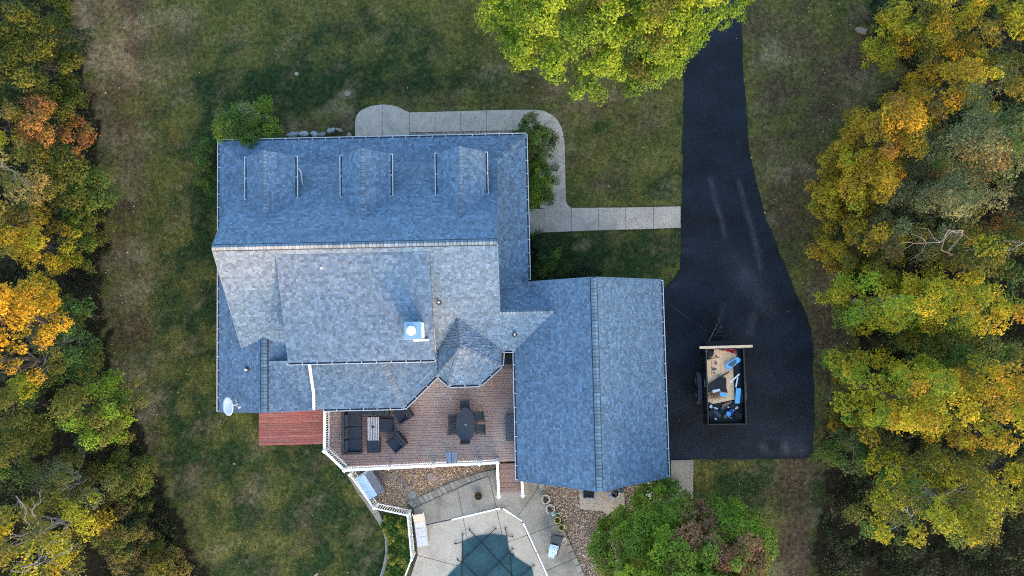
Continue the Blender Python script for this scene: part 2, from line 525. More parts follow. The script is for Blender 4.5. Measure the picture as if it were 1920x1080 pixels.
gz = np.where(keep_flat | outer_, 0.0, gz) - 0.03 * (~keep_flat)
gz = np.where(keep_flat, -0.012, gz)
me = bpy.data.meshes.new("lawn")
nx, ny = len(xs), len(ys)
idx = np.arange(nx * ny).reshape(ny, nx)
quads = np.stack([idx[:-1, :-1], idx[:-1, 1:], idx[1:, 1:], idx[1:, :-1]], -1).reshape(-1, 4)
me.vertices.add(nx * ny)
me.vertices.foreach_set("co", np.stack([GX, GY, gz], -1).astype(np.float32).ravel())
me.loops.add(quads.size); me.loops.foreach_set("vertex_index", quads.astype(np.int32).ravel())
me.polygons.add(len(quads)); me.polygons.foreach_set("loop_start", np.arange(0, quads.size, 4, dtype=np.int32))
me.update(calc_edges=True)
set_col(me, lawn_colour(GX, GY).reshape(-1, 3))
mat("lawn", None, 0.95, 0.6, 4.0, 0.9, 9, attr=True, spec=0.05)
link("lawn", me, "lawn", kind="structure")

# ---- driveway
def fine_poly(poly, step, z, thick=0.03):
    import bmesh
    bm = bmesh.new()
    f = bm.faces.new([bm.verts.new((x, y, z)) for x, y in poly])
    if f.normal.z < 0: f.normal_flip()
    x0 = min(p[0] for p in poly); x1 = max(p[0] for p in poly); y0 = min(p[1] for p in poly); y1 = max(p[1] for p in poly)
    for ax, a, b in ((0, x0, x1), (1, y0, y1)):
        for k in range(1, int((b - a) / step)):
            co = [0, 0, 0]; co[ax] = a + k * step
            no = [0, 0, 0]; no[ax] = 1
            bmesh.ops.bisect_plane(bm, geom=bm.verts[:] + bm.edges[:] + bm.faces[:], plane_co=co, plane_no=no)
    bound = [e for e in bm.edges if e.is_boundary]
    r = bmesh.ops.extrude_edge_only(bm, edges=bound)
    for v in r["geom"]:
        if isinstance(v, bmesh.types.BMVert): v.co.z -= thick
    bmesh.ops.recalc_face_normals(bm, faces=bm.faces[:])
    me = bpy.data.meshes.new("sheet"); bm.to_mesh(me); bm.free()
    return me

dp0 = PP(driveway_px)
dp = []
rj_ = random.Random(3)
for i in range(len(dp0)):
    a, b = Vector(dp0[i]), Vector(dp0[(i + 1) % len(dp0)])
    k = max(1, int((b - a).length / .22))
    for j in range(k):
        p = a + (b - a) * (j / k)
        dp.append((p.x + rj_.uniform(-.035, .035) + .05 * math.sin(p.y * 2.1) * math.sin(p.y * .7), p.y + rj_.uniform(-.03, .03)))
me = fine_poly(dp, 0.16, 0.030, 0.05)
co = np.zeros(len(me.vertices) * 3, np.float32); me.vertices.foreach_get("co", co); co = co.reshape(-1, 3)
scuff = np.zeros(len(co)); dark = np.zeros(len(co))
def stroke(arr, pts, wid, amt):
    q = [P(*p) for p in pts]
    best = np.full(len(co), 9.0)
    for a, b in zip(q[:-1], q[1:]):
        a = np.array(a); b = np.array(b); d = b - a
        t = np.clip(((co[:, :2] - a) @ d) / (d @ d), 0, 1)
        best = np.minimum(best, np.linalg.norm(co[:, :2] - a - t[:, None] * d, axis=1))
    w = wid / 32.0
    arr += amt * np.exp(-(best / w) ** 2)
stroke(scuff, [(1332, 335), (1340, 375), (1352, 410), (1360, 445)], 4, .55)
stroke(scuff, [(1385, 340), (1398, 390), (1410, 430), (1418, 460), (1425, 505)], 4.5, .5)
stroke(scuff, [(1412, 440), (1424, 500)], 4, .3)
stroke(scuff, [(1400, 520), (1420, 545), (1438, 575)], 20, .40)
stroke(scuff, [(1370, 480), (1395, 520)], 20, .2)
stroke(scuff, [(1358, 570), (1350, 600)], 3.5, .35)
stroke(scuff, [(1408, 590), (1400, 625)], 4, .3); stroke(scuff, [(1416, 590), (1408, 625)], 4, .3)
stroke(scuff, [(1472, 836), (1473, 842)], 8, .8); stroke(scuff, [(1497, 836), (1505, 842)], 10, .4); stroke(scuff, [(1428, 836), (1434, 842)], 7, .5)
stroke(scuff, [(1435, 822), (1505, 822)], 3, .18); stroke(scuff, [(1430, 850), (1510, 850)], 5, .2)
stroke(scuff, [(1284, 470), (1300, 472)], 4, .25); stroke(scuff, [(1262, 535), (1275, 530)], 4, .3)
stroke(dark, [(1362, 346), (1378, 341)], 3.5, .8); stroke(dark, [(1332, 413), (1348, 413)], 5, .6); stroke(dark, [(1338, 287), (1342, 288)], 3.5, .5); stroke(dark, [(1332, 418), (1338, 411)], 3, .5)
stroke(dark, [(1495, 590), (1497, 605)], 3, .5); stroke(dark, [(1420, 672), (1426, 668)], 3, .4)
n_ = fbm(co[:, 0], co[:, 1], 41, 0.7, 4)
s_ = np.clip(scuff * (1 + 0.7 * n_), 0, 1)[:, None] * 0.46
edge_far = np.clip(0.34 * fbm(co[:, 0], co[:, 1], 42, 0.25, 5), -.25, .4)[:, None]
base = np.array((0.0060, 0.0102, 0.0178)) * (1 + edge_far * 1.6)
c_ = base * (1 - s_) + np.array((0.085, 0.095, 0.11)) * s_
c_ = c_ * (1 - 0.7 * np.clip(dark, 0, 1))[:, None]
set_col(me, c_)
mat("asphalt", None, 0.85, 0.45, 22.0, 0.5, 60, attr=True, spec=0.22, col2=None)
link("driveway", me, "asphalt", kind="structure")

# ---- walkway of stamped slabs
walk = bpy.data.objects.new("walkway", None); COL.objects.link(walk); tag(walk, kind="structure")
def stamped():
    m = mat("walk_stamped", (0.375, 0.325, 0.275), 0.9, 0.15, 2.2, 0.0, rnd=0.05, col2=(0.30, 0.262, 0.225), c2scale=0.9, c2lo=0.5, c2hi=0.7, coords='Object')
    nt = m.node_tree; N, L = nt.nodes, nt.links
    b = N["Principled BSDF"]
    vo = N.new("ShaderNodeTexVoronoi"); vo.feature = 'DISTANCE_TO_EDGE'; vo.inputs["Scale"].default_value = 1.9
    wp = N.new("ShaderNodeTexNoise"); wp.inputs["Scale"].default_value = 2.5
    tc = N.new("ShaderNodeTexCoord")
    va = N.new("ShaderNodeVectorMath"); va.operation = 'MULTIPLY_ADD'
    va.inputs[1].default_value = (0.25, 0.25, 0.0)
    L.new(tc.outputs["Object"], wp.inputs["Vector"]); L.new(wp.outputs["Color"], va.inputs[0]); L.new(tc.outputs["Object"], va.inputs[2])
    L.new(va.outputs[0], vo.inputs["Vector"])
    mr = N.new("ShaderNodeMapRange"); mr.inputs["From Max"].default_value = 0.035; mr.inputs["To Min"].default_value = 0.0
    L.new(vo.outputs["Distance"], mr.inputs["Value"])
    bu = N.new("ShaderNodeBump"); bu.inputs["Strength"].default_value = 0.45; bu.inputs["Distance"].default_value = 0.02
    L.new(mr.outputs[0], bu.inputs["Height"]); L.new(bu.outputs[0], b.inputs["Normal"])
    src = b.inputs["Base Color"].links[0].from_socket
    m2 = N.new("ShaderNodeMapRange"); m2.inputs["From Max"].default_value = 0.03; m2.inputs["To Min"].default_value = 0.86
    L.new(vo.outputs["Distance"], m2.inputs["Value"])
    sc_ = N.new("ShaderNodeVectorMath"); sc_.operation = 'SCALE'
    L.new(src, sc_.inputs[0]); L.new(m2.outputs[0], sc_.inputs["Scale"]); L.new(sc_.outputs[0], b.inputs["Base Color"])
stamped()
WALK = [[(666, 262), (666, 228), (669, 216), (677, 207), (695, 199), (717, 196), (717, 262)],
        [(717, 196), (732, 197), (745, 200), (757, 206), (768, 211), (768, 262), (717, 262)],
        [(768, 211), (816, 210), (816, 248), (768, 249)], [(816, 210), (864, 208.5), (864, 247), (816, 248)], [(864, 208.5), (912, 207), (912, 246), (864, 247)],
        [(912, 207), (962, 206), (962, 245), (912, 246)],
        [(962, 206), (1000, 206), (1020, 208), (1036, 216), (1046, 226), (1053, 240), (1057, 256), (1012, 256), (1004, 247), (990, 245), (962, 245)],
        [(1057, 256), (1059, 270), (1059.5, 306), (1012, 306), (1012, 256)], [(1059.5, 306), (1060.5, 356), (1012, 357), (1012, 306)],
        [(1060.5, 356), (1061, 376), (1064, 384), (1071, 390), (1071, 434), (1020, 436), (1020, 392), (1012, 390), (1012, 357)],
        [(985, 391), (1020, 392), (1020, 436), (1004, 441), (985, 441)],
        [(1071, 390), (1122, 389.5), (1122, 432), (1071, 434)], [(1122, 389.5), (1173, 389), (1173, 430.5), (1122, 432)],
        [(1173, 389), (1225, 388), (1225, 429), (1173, 430.5)], [(1225, 388), (1276, 387), (1276, 427), (1225, 429)]]
for w_ in WALK:
    pl = inset(PP(w_), 0.007)
    MB().prism(pl, -0.05, 0.045, ch=0.008).build("slab", "walk_stamped", walk)
mb = MB()
for w_ in WALK: mb.prism(inset(PP(w_), -0.02), -0.06, 0.02)
mb.build("bedding", "patio_base", walk)

# ---- concrete pads and patio
pad = bpy.data.objects.new("concrete_pad", None); COL.objects.link(pad); tag(pad, kind="structure")
MB().prism(PP([(1258, 863), (1300, 862), (1299, 935), (1258, 937)]), -0.05, 0.05, ch=0.01).build("slab", "patio_outer", pad)
pad2 = [(1085, 905), (1168, 905), (1172, 950), (1157, 966), (1153, 985), (1147, 985), (1146, 975), (1140, 965), (1128, 957.5), (1100, 956), (1087, 952)]
MB().prism(PP(pad2), -0.05, 0.045, ch=0.01).build("slab", "walk_stamped", pad)
MB().prism(PP([(1147, 986), (1153, 986), (1158, 1030), (1147, 1030)]), -0.05, 0.045, ch=0.01).build("slab", "walk_stamped", pad)

patio = bpy.data.objects.new("pool_patio", None); COL.objects.link(patio); tag(patio, kind="structure")
MB().prism(PP(patio_px), -0.06, 0.022).build("bedding", "patio_base", patio)
OUT = [[(776, 953), (805, 939), (840, 923), (858, 915), (868, 968), (847, 973), (799, 983), (780, 986)],
       [(858, 915), (880, 906), (917, 892), (931, 953), (868, 968)],
       [(917, 892), (934, 884), (975, 884), (1012, 898), (1006, 918), (969, 970), (940, 951), (931, 953)],
       [(1006, 918), (1014, 904), (1049, 981), (989, 1003), (980, 979), (969, 970)],
       [(1049, 981), (1079, 1046), (1021, 1071), (989, 1003)], [(1079, 1046), (1099, 1095), (1034, 1095), (1021, 1071)]]
INN = [[(780, 987), (799, 984), (847, 974), (868, 969), (876, 1008), (905, 1060), (857, 1060), (783, 1041)],
       [(868, 969), (931, 954), (941, 1000), (935, 1060), (905, 1060), (876, 1008)],
       [(931, 954), (940, 952), (980, 980), (988.5, 1003), (953, 1015), (935, 1060), (941, 1000)],
       [(988.5, 1003), (1020.5, 1071), (1033, 1095), (935, 1095), (935, 1060), (953, 1015)],
       [(783, 1041), (857, 1060), (905, 1060), (935, 1060), (935, 1095), (765, 1095)]]
for w_ in OUT: MB().prism(inset(PP(w_), 0.013), -0.04, 0.05, ch=0.008).build("slab", "patio_outer", patio)
for w_ in INN: MB().prism(inset(PP(w_), 0.013), -0.04, 0.054, ch=0.008).build("slab", "patio_inner", patio)
drain = thing("channel_drain", "white channel drain strip set in the concrete round the covered pool", "drain", (*P(940, 952), 0.0))
dl = Vector((*P(940, 952), 0))
for a, b in (((847, 974), (938, 952.5)), ((943, 953), (979, 977)), ((981, 980), (1006, 1035)), ((1007, 1037), (1032, 1092))):
    MB().bar(Vector((*P(*a), 0.06)) - dl, Vector((*P(*b), 0.06)) - dl, 0.085, 0.02).build("drain_cover", "drain_white", drain)

# ---- stone edging of the patio: one block per stone
edging = thing("stone_edging", "row of grey edging blocks between brown gravel and pool patio", "edging", (*P(850, 915), 0))
e0 = Vector((*P(850, 915), 0))
oa = [(764, 942), (782, 933), (800, 925), (816, 917.5), (831, 910), (850, 902.5), (870, 895), (888, 889.5), (905, 884.5), (920, 881), (932, 879)]
ia = [(775, 952), (791, 944.5), (806, 937.5), (823, 930), (840, 922), (858, 914), (877, 905), (893, 899), (909, 894), (922, 890), (933, 887.5)]
for i in range(10):
    for k in range(2):
        t0, t1 = k / 2, (k + 1) / 2
        lerp = lambda a, b, t: (a[0] + (b[0] - a[0]) * t, a[1] + (b[1] - a[1]) * t)
        q = [lerp(oa[i], oa[i + 1], t0), lerp(oa[i], oa[i + 1], t1), lerp(ia[i], ia[i + 1], t1), lerp(ia[i], ia[i + 1], t0)]
        q = [(x - e0.x, y - e0.y) for x, y in PP(q)]
        MB().prism(inset(q, 0.007), -0.03, 0.085 + random.uniform(0, 0.02), ch=0.012).build("block", "edge_stone", edging)
e1 = Vector((*P(1050, 975), 0))
edging2 = thing("stone_edging", "straight grey kerb of edging blocks behind the flower pots", "edging", e1)
pa, pb = Vector(P(1018, 904)), Vector(P(1104, 1095))
dv = (pb - pa); nst = 15
nrm_ = Vector((dv.y, -dv.x)).normalized() * -1
for i in range(nst):
    a = pa + dv * (i / nst); b = pa + dv * ((i + 1) / nst)
    w0 = 0.30 if i > 5 else 0.34
    q = [a, b, b - nrm_ * w0, a - nrm_ * w0]
    MB().prism(inset([(v.x - e1.x, v.y - e1.y) for v in q], 0.012), -0.03, 0.12 + random.uniform(0, .02), ch=0.02).build("block", "edge_stone", edging2)

# ---- retaining strip beside the fence
rw = thing("retaining_wall", "low tan concrete kerb curving between the lawn and white fence", "wall", (*P(690, 940), 0))
r0 = Vector((*P(690, 940), 0))
pl = [(648, 884), (660, 893), (683, 924), (706, 956), (722, 976), (726, 990), (729, 1015), (730, 1040), (724, 1065), (716, 1095), (707, 1095), (718, 1060), (723, 1035), (722, 1010), (717, 990), (700, 964), (672, 924)]
left_ = [(648, 884), (672, 924), (700, 964), (717, 990), (722, 1010), (723, 1035), (718, 1060), (707, 1095)]
right_ = [(660, 893), (684, 926), (710, 958), (724, 984), (729, 1010), (730, 1036), (726, 1060), (717, 1095)]
for i in range(len(left_) - 1):
    q = [(x - r0.x, y - r0.y) for x, y in PP([left_[i], left_[i + 1], right_[i + 1], right_[i]])]
    MB().prism(inset(q, 0.008), -0.05, 0.16, ch=0.015).build("block", "concrete_wall", rw)

# ---- gravel beds with real pebbles
def pebbles(name, poly, n, zb, smin, smax, cols, seed, avoid=()):
    r = np.random.default_rng(seed)
    pl = np.array(poly)
    x = r.uniform(pl[:, 0].min(), pl[:, 0].max(), n * 4); y = r.uniform(pl[:, 1].min(), pl[:, 1].max(), n * 4)
    k = in_poly(x, y, poly)
    for av in avoid: k &= ~in_poly(x, y, av)
    x, y = x[k][:n], y[k][:n]; n = len(x)
    s = r.uniform(smin, smax, n); a = r.uniform(0, 6.28, n); el = r.uniform(1.0, 1.7, n)
    oc = np.array([(1, 0, 0), (0, 1, 0), (-1, 0, 0), (0, -1, 0), (0, 0, 1)], float)
    tri = [(0, 1, 4), (1, 2, 4), (2, 3, 4), (3, 0, 4)]
    V = np.zeros((n, 5, 3))
    for i in range(5):
        px_ = oc[i, 0] * s * el * r.uniform(.7, 1.1, n); py_ = oc[i, 1] * s * r.uniform(.7, 1.1, n)
        V[:, i, 0] = x + px_ * np.cos(a) - py_ * np.sin(a)
        V[:, i, 1] = y + px_ * np.sin(a) + py_ * np.cos(a)
        V[:, i, 2] = zb + oc[i, 2] * s * 0.8 + (r.uniform(-.2, .2, n) * s if i == 4 else 0)
    F = np.stack([V[:, list(t)] for t in tri], 1).reshape(-1, 3, 3)
    cols = np.array(cols)
    c = cols[r.integers(0, len(cols), n)] * r.uniform(.6, 1.3, n)[:, None]
    return np_mesh(name, F, 3, "pebble", None, "stuff", np.repeat(c, 4, axis=0))
PEB = [(0.30, 0.20, 0.12), (0.40, 0.28, 0.17), (0.22, 0.13, 0.085), (0.50, 0.42, 0.32), (0.27, 0.16, 0.12), (0.33, 0.24, 0.18), (0.42, 0.27, 0.13)]
PEB2 = [(0.26, 0.19, 0.14), (0.36, 0.29, 0.23), (0.19, 0.13, 0.10), (0.45, 0.39, 0.33), (0.23, 0.16, 0.13)]
for nm, g, n, cs, sd_ in (("gravel", gravel_left_px, 7000, PEB, 1), ("gravel", gravel_right_px, 9000, PEB2, 2)):
    gp = PP(g)
    b = MB().prism(gp, -0.05, 0.018).build("gravel_bed", "gravel_base", None, "structure")
    g_ = pebbles(nm, gp, n, 0.018, 0.025, 0.055, cs, sd_, avoid=[PP(patio_px), PP(pad2)])
    g_["label"] = "brown river gravel under the deck railing" if sd_ == 1 else "brown river gravel beside the garage and flower pots"
fg = PP([(768, 249), (945, 245), (960, 245), (960, 262), (768, 262)])
MB().prism(fg, -0.05, 0.012).build("gravel_bed", "gravel_base", None, "structure")
g_ = pebbles("gravel", fg, 1200, 0.012, 0.02, 0.045, [(0.42, 0.38, 0.32), (0.3, 0.27, 0.23), (0.5, 0.45, 0.4)], 3)
g_["label"] = "thin strip of pale gravel along the front eave"

# ---- flat stones in the gravel
def rock(name, label, px, py, sx, sy, h, rz, m, group=None, seed=0, flat=False, z=0.0):
    r = random.Random(seed)
    n = 9 if not flat else 5
    mb = MB()
    ang = [2 * math.pi * (k + r.uniform(-.25, .25)) / n for k in range(n)]
    rad = [r.uniform(.82, 1.1) for _ in range(n)]
    prof = [(0.92, -0.03), (1.0, h * 0.35), (0.9, h * 0.85), (0.62, h * 1.0)] if not flat else [(1.0, -0.03), (1.0, h * 0.7), (0.93, h)]
    vs_, fs_ = [], []
    for q, (k_, zz) in enumerate(prof):
        for a, rr in zip(ang, rad):
            j = r.uniform(.92, 1.06) if not flat else 1
            vs_.append((math.cos(a) * rr * k_ * sx * j, math.sin(a) * rr * k_ * sy * j, zz + (r.uniform(-.12, .12) * h if q > 0 and not flat else 0)))
    for q in range(len(prof) - 1):
        for k in range(n):
            fs_.append((q * n + k, q * n + (k + 1) % n, (q + 1) * n + (k + 1) % n, (q + 1) * n + k))
    fs_.append(tuple((len(prof) - 1) * n + k for k in range(n)))
    mb.add(vs_, fs_)
    o = mb.build(name, m, None, loc=(*P(px, py), z), rz=rz)
    return tag(o, label, "stone", group)
FS = [(719, 892, .42, .26, 2.2, "long grey-brown flagstone in gravel next to the blue storage box"), (738, 893, .30, .27, .3, "small square flagstone in the gravel, second from the blue box"), (754, 902, .36, .26, 2.4, "diamond shaped mauve flagstone in the middle of the gravel path"),
      (767, 916, .26, .22, .6, "smallest brown flagstone in the gravel path"), (773, 928, .30, .26, .5, "pale tan flagstone nearest the patio edging"), (809, 894, .40, .30, .1, "large mauve flagstone alone under the deck rail")]
for i, (a, b, sx, sy, rz, lb) in enumerate(FS):
    rock("flagstone", lb, a, b, sx, sy, 0.05, rz, "flagstone" if i != 4 else "edge_stone", "flagstones laid in the gravel", 50 + i, True, 0.02)
BO = [(549, 253, .42, .18, .16, .1, "boulder", "long dark grey rock by the bush, leftmost of the row along the eave"), (571, 252, .36, .20, .20, .0, "boulder", "dark grey rock second in the row along the front eave"), (590, 252, .26, .20, .18, -.2, "boulder", "dark grey rock third from the bush along the front eave"),
      (604, 252, .28, .14, .16, .2, "boulder", "low grey rock in the middle of the eave row"), (621, 246, .30, .17, .22, .3, "boulder", "bluish upright rock on top of the row by the eave"), (637, 245, .30, .11, .20, -.4, "pale_stone", "narrow white rock at the end of the eave row"), (655, 254, .18, .16, .16, .5, "pale_stone", "small pale rock touching the walkway corner")]
for i, (a, b, sx, sy, h, rz, m, lb) in enumerate(BO):
    rock("rock", lb, a, b, sx, sy, h, rz, m, "rocks along the front eave", 70 + i)
rock("stone", "flat tan stone lying in the dark grass above the walkway", 652, 176, .24, .17, .06, .2, "pale_stone", None, 91)
rock("stone", "small pale stone in the lawn above the garden bush", 556, 139, .14, .12, .06, .8, "pale_stone", None, 92)
rock("stone", "white limestone rock at the wood edge top right", 1614, 58, .40, .20, .20, -.3, "flagstone", None, 93)
rock("stone", "small white rock on the lawn near the bottom edge", 593, 1077, .16, .08, .08, .6, "pale_stone", None, 94)

# ================================================================== HOUSE (house frame)
house = thing("house", "large house with blue-grey shingled gable roof, three front dormers and attached garage", "house", (0, 0, 0), HA)

def zrel(mb, root):
    """meshes written in world coordinates, moved into the frame of their thing"""
    l = Vector(root.location)
    mb.v = [(v[0] - l.x, v[1] - l.y, v[2] - l.z) for v in mb.v]
    return mb

def shingle_V(faces, seed, expo=0.140):
    """little tapered tabs laid in courses over each roof plane"""
    r = random.Random(seed)
    V, C = [], []
    for pts in faces:
        pts = [Vector(p) for p in pts]
        o = pts[0]; u = (pts[1] - pts[0]).normalized()
        n = Vector((0, 0, 0))
        for i in range(len(pts)):
            a, b = pts[i] - o, pts[(i + 1) % len(pts)] - o
            n += a.cross(b)
        n.normalize()
        if n.z < 0: n = -n
        v = n.cross(u)
        if v.z < 0: v = -v
        q = [((p - o).dot(u), (p - o).dot(v)) for p in pts]
        vmin = min(b for a, b in q); vmax = max(b for a, b in q)
        nr = int((vmax - vmin) / expo) + 1
        for k in range(nr):
            v0 = vmin + k * expo
            vm = min(v0 + expo * 0.5, vmax - 1e-4)
            xs_ = []
            for i in range(len(q)):
                (a1, b1), (a2, b2) = q[i], q[(i + 1) % len(q)]
                if (b1 > vm) != (b2 > vm):
                    xs_.append(a1 + (a2 - a1) * (vm - b1) / (b2 - b1))
            if len(xs_) < 2: continue
            ua, ub = min(xs_), max(xs_)
            x = ua - r.uniform(0, 0.15)
            v1 = min(v0 + expo, vmax)
            row_t = r.uniform(0.94, 1.06)
            while x < ub:
                w = r.choice((0.11, 0.13, 0.15, 0.17, 0.20)) * r.uniform(.9, 1.1)
                a, b = max(x, ua), min(x + w, ub)
                x += w
                if b - a < 0.015: continue
                h = r.choice((0.012, 0.022, 0.034))
                t = r.choice((0.74, 0.83, 0.90, 0.96, 1.0, 1.06, 1.14, 1.26)) * row_t * r.uniform(.94, 1.06)
                P0 = o + u * a + v * v0; P1 = o + u * b + v * v0; P2 = o + u * b + v * v1; P3 = o + u * a + v * v1
                f0, f1 = P0 + n * h, P1 + n * h
                b2_, b3_ = P2 + n * 0.006, P3 + n * 0.006
                hue = r.uniform(-.05, .05)
                c = (t * (1 + hue), t, t * (1 - hue * .6))
                V += [f0, f1, b2_, b3_, P0, P1, f1, f0]
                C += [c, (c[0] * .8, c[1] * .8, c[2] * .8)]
                V += [P0, f0, b3_, P3, P1, P2, b2_, f1]
                C += [c, c]
    return np.array([tuple(p) for p in V]).reshape(-1, 4, 3), np.array(C)

def roof_part(name, faces, seed, thick=0.13, parent=None):
    mb = MB()
    for pts in faces:
        n = len(pts)
        vs_ = [(p[0], p[1], p[2]) for p in pts] + [(p[0], p[1], p[2] - thick) for p in pts]
        fs_ = [tuple(range(n)), tuple(range(n, 2 * n))[::-1]] + [(i, n + i, n + (i + 1) % n, (i + 1) % n) for i in range(n)]
        mb.add(vs_, fs_)
    o = mb.build(name, "roof_felt_and_shade", parent or house)
    V, C = shingle_V(faces, seed)
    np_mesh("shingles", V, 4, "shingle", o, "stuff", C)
    return o

def fnorm(pts):
    n = (Vector(pts[1]) - Vector(pts[0])).cross(Vector(pts[2]) - Vector(pts[0])).normalized()
    return n if n.z > 0 else -n

def caps(p, q, n1, n2, parent, half=0.17, step=0.18, lift=0.085, strong=False):
    p, q = Vector(p), Vector(q)
    if not strong: lift = 0.05
    L_ = (q - p).length
    r_ = (q - p).normalized()
    ds = []
    for n in (n1, n2):
        d = n.cross(r_).normalized()
        if d.z > 0: d = -d
        ds.append(d)
    up = (n1 + n2).normalized()
    N_ = max(1, int(round(L_ / step))); st = L_ / N_
    a = up * lift; b = r_ * (st * 0.90) + up * (lift - 0.012)
    mb = MB()
    A0, A1, A2 = ds[0] * half + a, a + up * .006, ds[1] * half + a
    B0, B1, B2 = ds[0] * half + b, b + up * .004, ds[1] * half + b
    dn = up * -0.05
    vs_ = [A0, A1, A2, B0, B1, B2, A0 + dn, A1 + dn, A2 + dn, B0 + dn, B2 + dn]
    mb.add(vs_, [(0, 1, 4, 3), (1, 2, 5, 4), (6, 7, 1, 0), (7, 8, 2, 1), (0, 3, 9, 6), (8, 10, 5, 2)])
    shade_mb = MB()  # dark strip: shadow lines beside and between the caps, put into colour
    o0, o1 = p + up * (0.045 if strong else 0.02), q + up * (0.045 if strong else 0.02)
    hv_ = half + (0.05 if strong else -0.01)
    shade_mb.add([o0 + ds[0] * hv_, o0 + up * .01, o0 + ds[1] * hv_, o1 + ds[0] * hv_, o1 + up * .01, o1 + ds[1] * hv_, o0 + ds[0] * hv_ - up * .05, o0 + ds[1] * hv_ - up * .05, o1 + ds[0] * hv_ - up * .05, o1 + ds[1] * hv_ - up * .05],
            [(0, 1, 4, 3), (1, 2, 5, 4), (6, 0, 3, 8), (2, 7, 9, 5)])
    shade_mb.build("ridge_shade_strip", "roof_felt_and_shade", parent)
    me = mb.mesh("ridge_shingle")
    me.materials.append(M["shingle_cap"])
    for i in range(N_):
        o = bpy.data.objects.new("ridge_shingle", me); COL.objects.link(o)
        o.parent = parent
        o.location = p + r_ * (i * st)

def gutter(p, q, out, parent=None, name="gutter", zoff=0.0, hang=0.72):
    p, q, out = Vector(p), Vector(q), Vector(out).normalized()
    up = Vector((0, 0, 1))
    mb = MB()
    c = out * 0.065
    z0 = up * (-0.075 + zoff)
    mb.bar(p + out * 0.05 + z0, q + out * 0.05 + z0, 0.11, 0.012, 1)
    mb.bar(p + out * 0.115 + up * (-0.03 + zoff), q + out * 0.115 + up * (-0.03 + zoff), 0.036, 0.10, 0)
    r_ = (q - p).normalized(); L_ = (q - p).length
    for e in (p + r_ * 0.02, q - r_ * 0.02):
        mb.bar(e + up * (-0.03 + zoff), e + out * 0.09 + up * (-0.03 + zoff), 0.035, 0.10, 0)
    k = max(1, int(L_ / hang))
    for i in range(1, k):
        e = p + r_ * (L_ * i / k)
        mb.bar(e + up * (0.015 + zoff), e + out * 0.10 + up * (0.015 + zoff), 0.035, 0.012, 0)
    return mb.build(name, ["gutter_white", "gutter_shade_debris"], parent or house)

EZ = 3.15
PM = 0.77; RZ = 7.40; RY = 4.35
def zS(y): return RZ - PM * (RY - y)
def zN(y): return RZ - PM * (y - RY)
XL, XR = -14.6, -0.64
s_ = 0.29
main_N = [(XL, 9.3, zN(9.3)), (XR, 9.3, zN(9.3)), (XR, RY, RZ), (XL, RY, RZ)]
main_S = [(XL, -1.1, zS(-1.1)), (XR, -1.1, zS(-1.1)), (XR, RY, RZ), (XL, RY, RZ)]
conn_S = [(XR, -1.1, zS(-1.1)), (.14, -1.1, zS(-1.1)), (2.26, .95, zS(.95)), (XR, .95, zS(.95))]
CZ = zS(.95)
def zC(y): return CZ - PM * (y - .95)
conn_N = [(.61, 2.9, zC(2.9)), (XR, 2.9, zC(2.9)), (XR, .95, CZ), (2.26, .95, CZ), (.61, 2.55, zC(2.55))]
sk = 1.6
skirt_N = [(-16.0, 10.8, EZ), (.96, 10.8, EZ), (.96 - sk, 10.8 - sk, EZ + s_ * sk), (-16.0 + sk, 10.8 - sk, EZ + s_ * sk)]
skirt_E = [(.96, 2.56, EZ), (.96, 10.8, EZ), (.96 - sk, 10.8 - sk, EZ + s_ * sk), (.96 - sk, 2.56, EZ + s_ * sk)]
skirt_W = [(-16.0, 10.8, EZ), (-16.0, .3, EZ), (-16 + sk, .3, EZ + s_ * sk), (-16 + sk, 10.8 - sk, EZ + s_ * sk)]
WX = -13.27; WZ = EZ + s_ * (16.0 + WX); SY = -4.06
wing_W = [(-16.0, .3, EZ), (-16.0, SY, EZ), (WX, SY, WZ), (WX, .3, WZ)]
wing_E = [(-10.7, SY, WZ - s_ * 2.57), (-10.7, .6, WZ - s_ * 2.57), (WX, .6, WZ), (WX, SY, WZ)]
main_roof = roof_part("main_roof", [main_N, main_S, conn_S, conn_N, skirt_N, skirt_E, skirt_W, wing_W, wing_E], 1)
nN, nS = fnorm(main_N), fnorm(main_S)
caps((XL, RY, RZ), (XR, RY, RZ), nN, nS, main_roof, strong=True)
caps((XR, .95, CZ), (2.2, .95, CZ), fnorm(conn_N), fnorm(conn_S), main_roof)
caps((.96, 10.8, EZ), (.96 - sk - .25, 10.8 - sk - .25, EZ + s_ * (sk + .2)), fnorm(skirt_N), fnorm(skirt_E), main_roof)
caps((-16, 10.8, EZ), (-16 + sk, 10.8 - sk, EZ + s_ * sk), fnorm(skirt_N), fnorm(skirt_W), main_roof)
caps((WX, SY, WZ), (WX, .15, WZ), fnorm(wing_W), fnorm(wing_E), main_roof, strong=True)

ext_S = [(-10.75, SY, EZ), (-5.95, SY, EZ), (-7.17, -1.0, EZ + s_ * 3.06), (-13.2, -1.45, EZ + s_ * 2.61)]
ext_E = [(-5.95, SY, EZ), (-4.1, -2.3, EZ), (-4.1, -1.0, EZ + s_ * .94), (-7.17, -1.0, EZ + s_ * 3.06)]
sun_roof = roof_part("sunroom_roof", [ext_S, ext_E], 2)
caps((-5.95, SY, EZ), (-7.17, -1.0, EZ + s_ * 3.06), fnorm(ext_S), fnorm(ext_E), sun_roof)

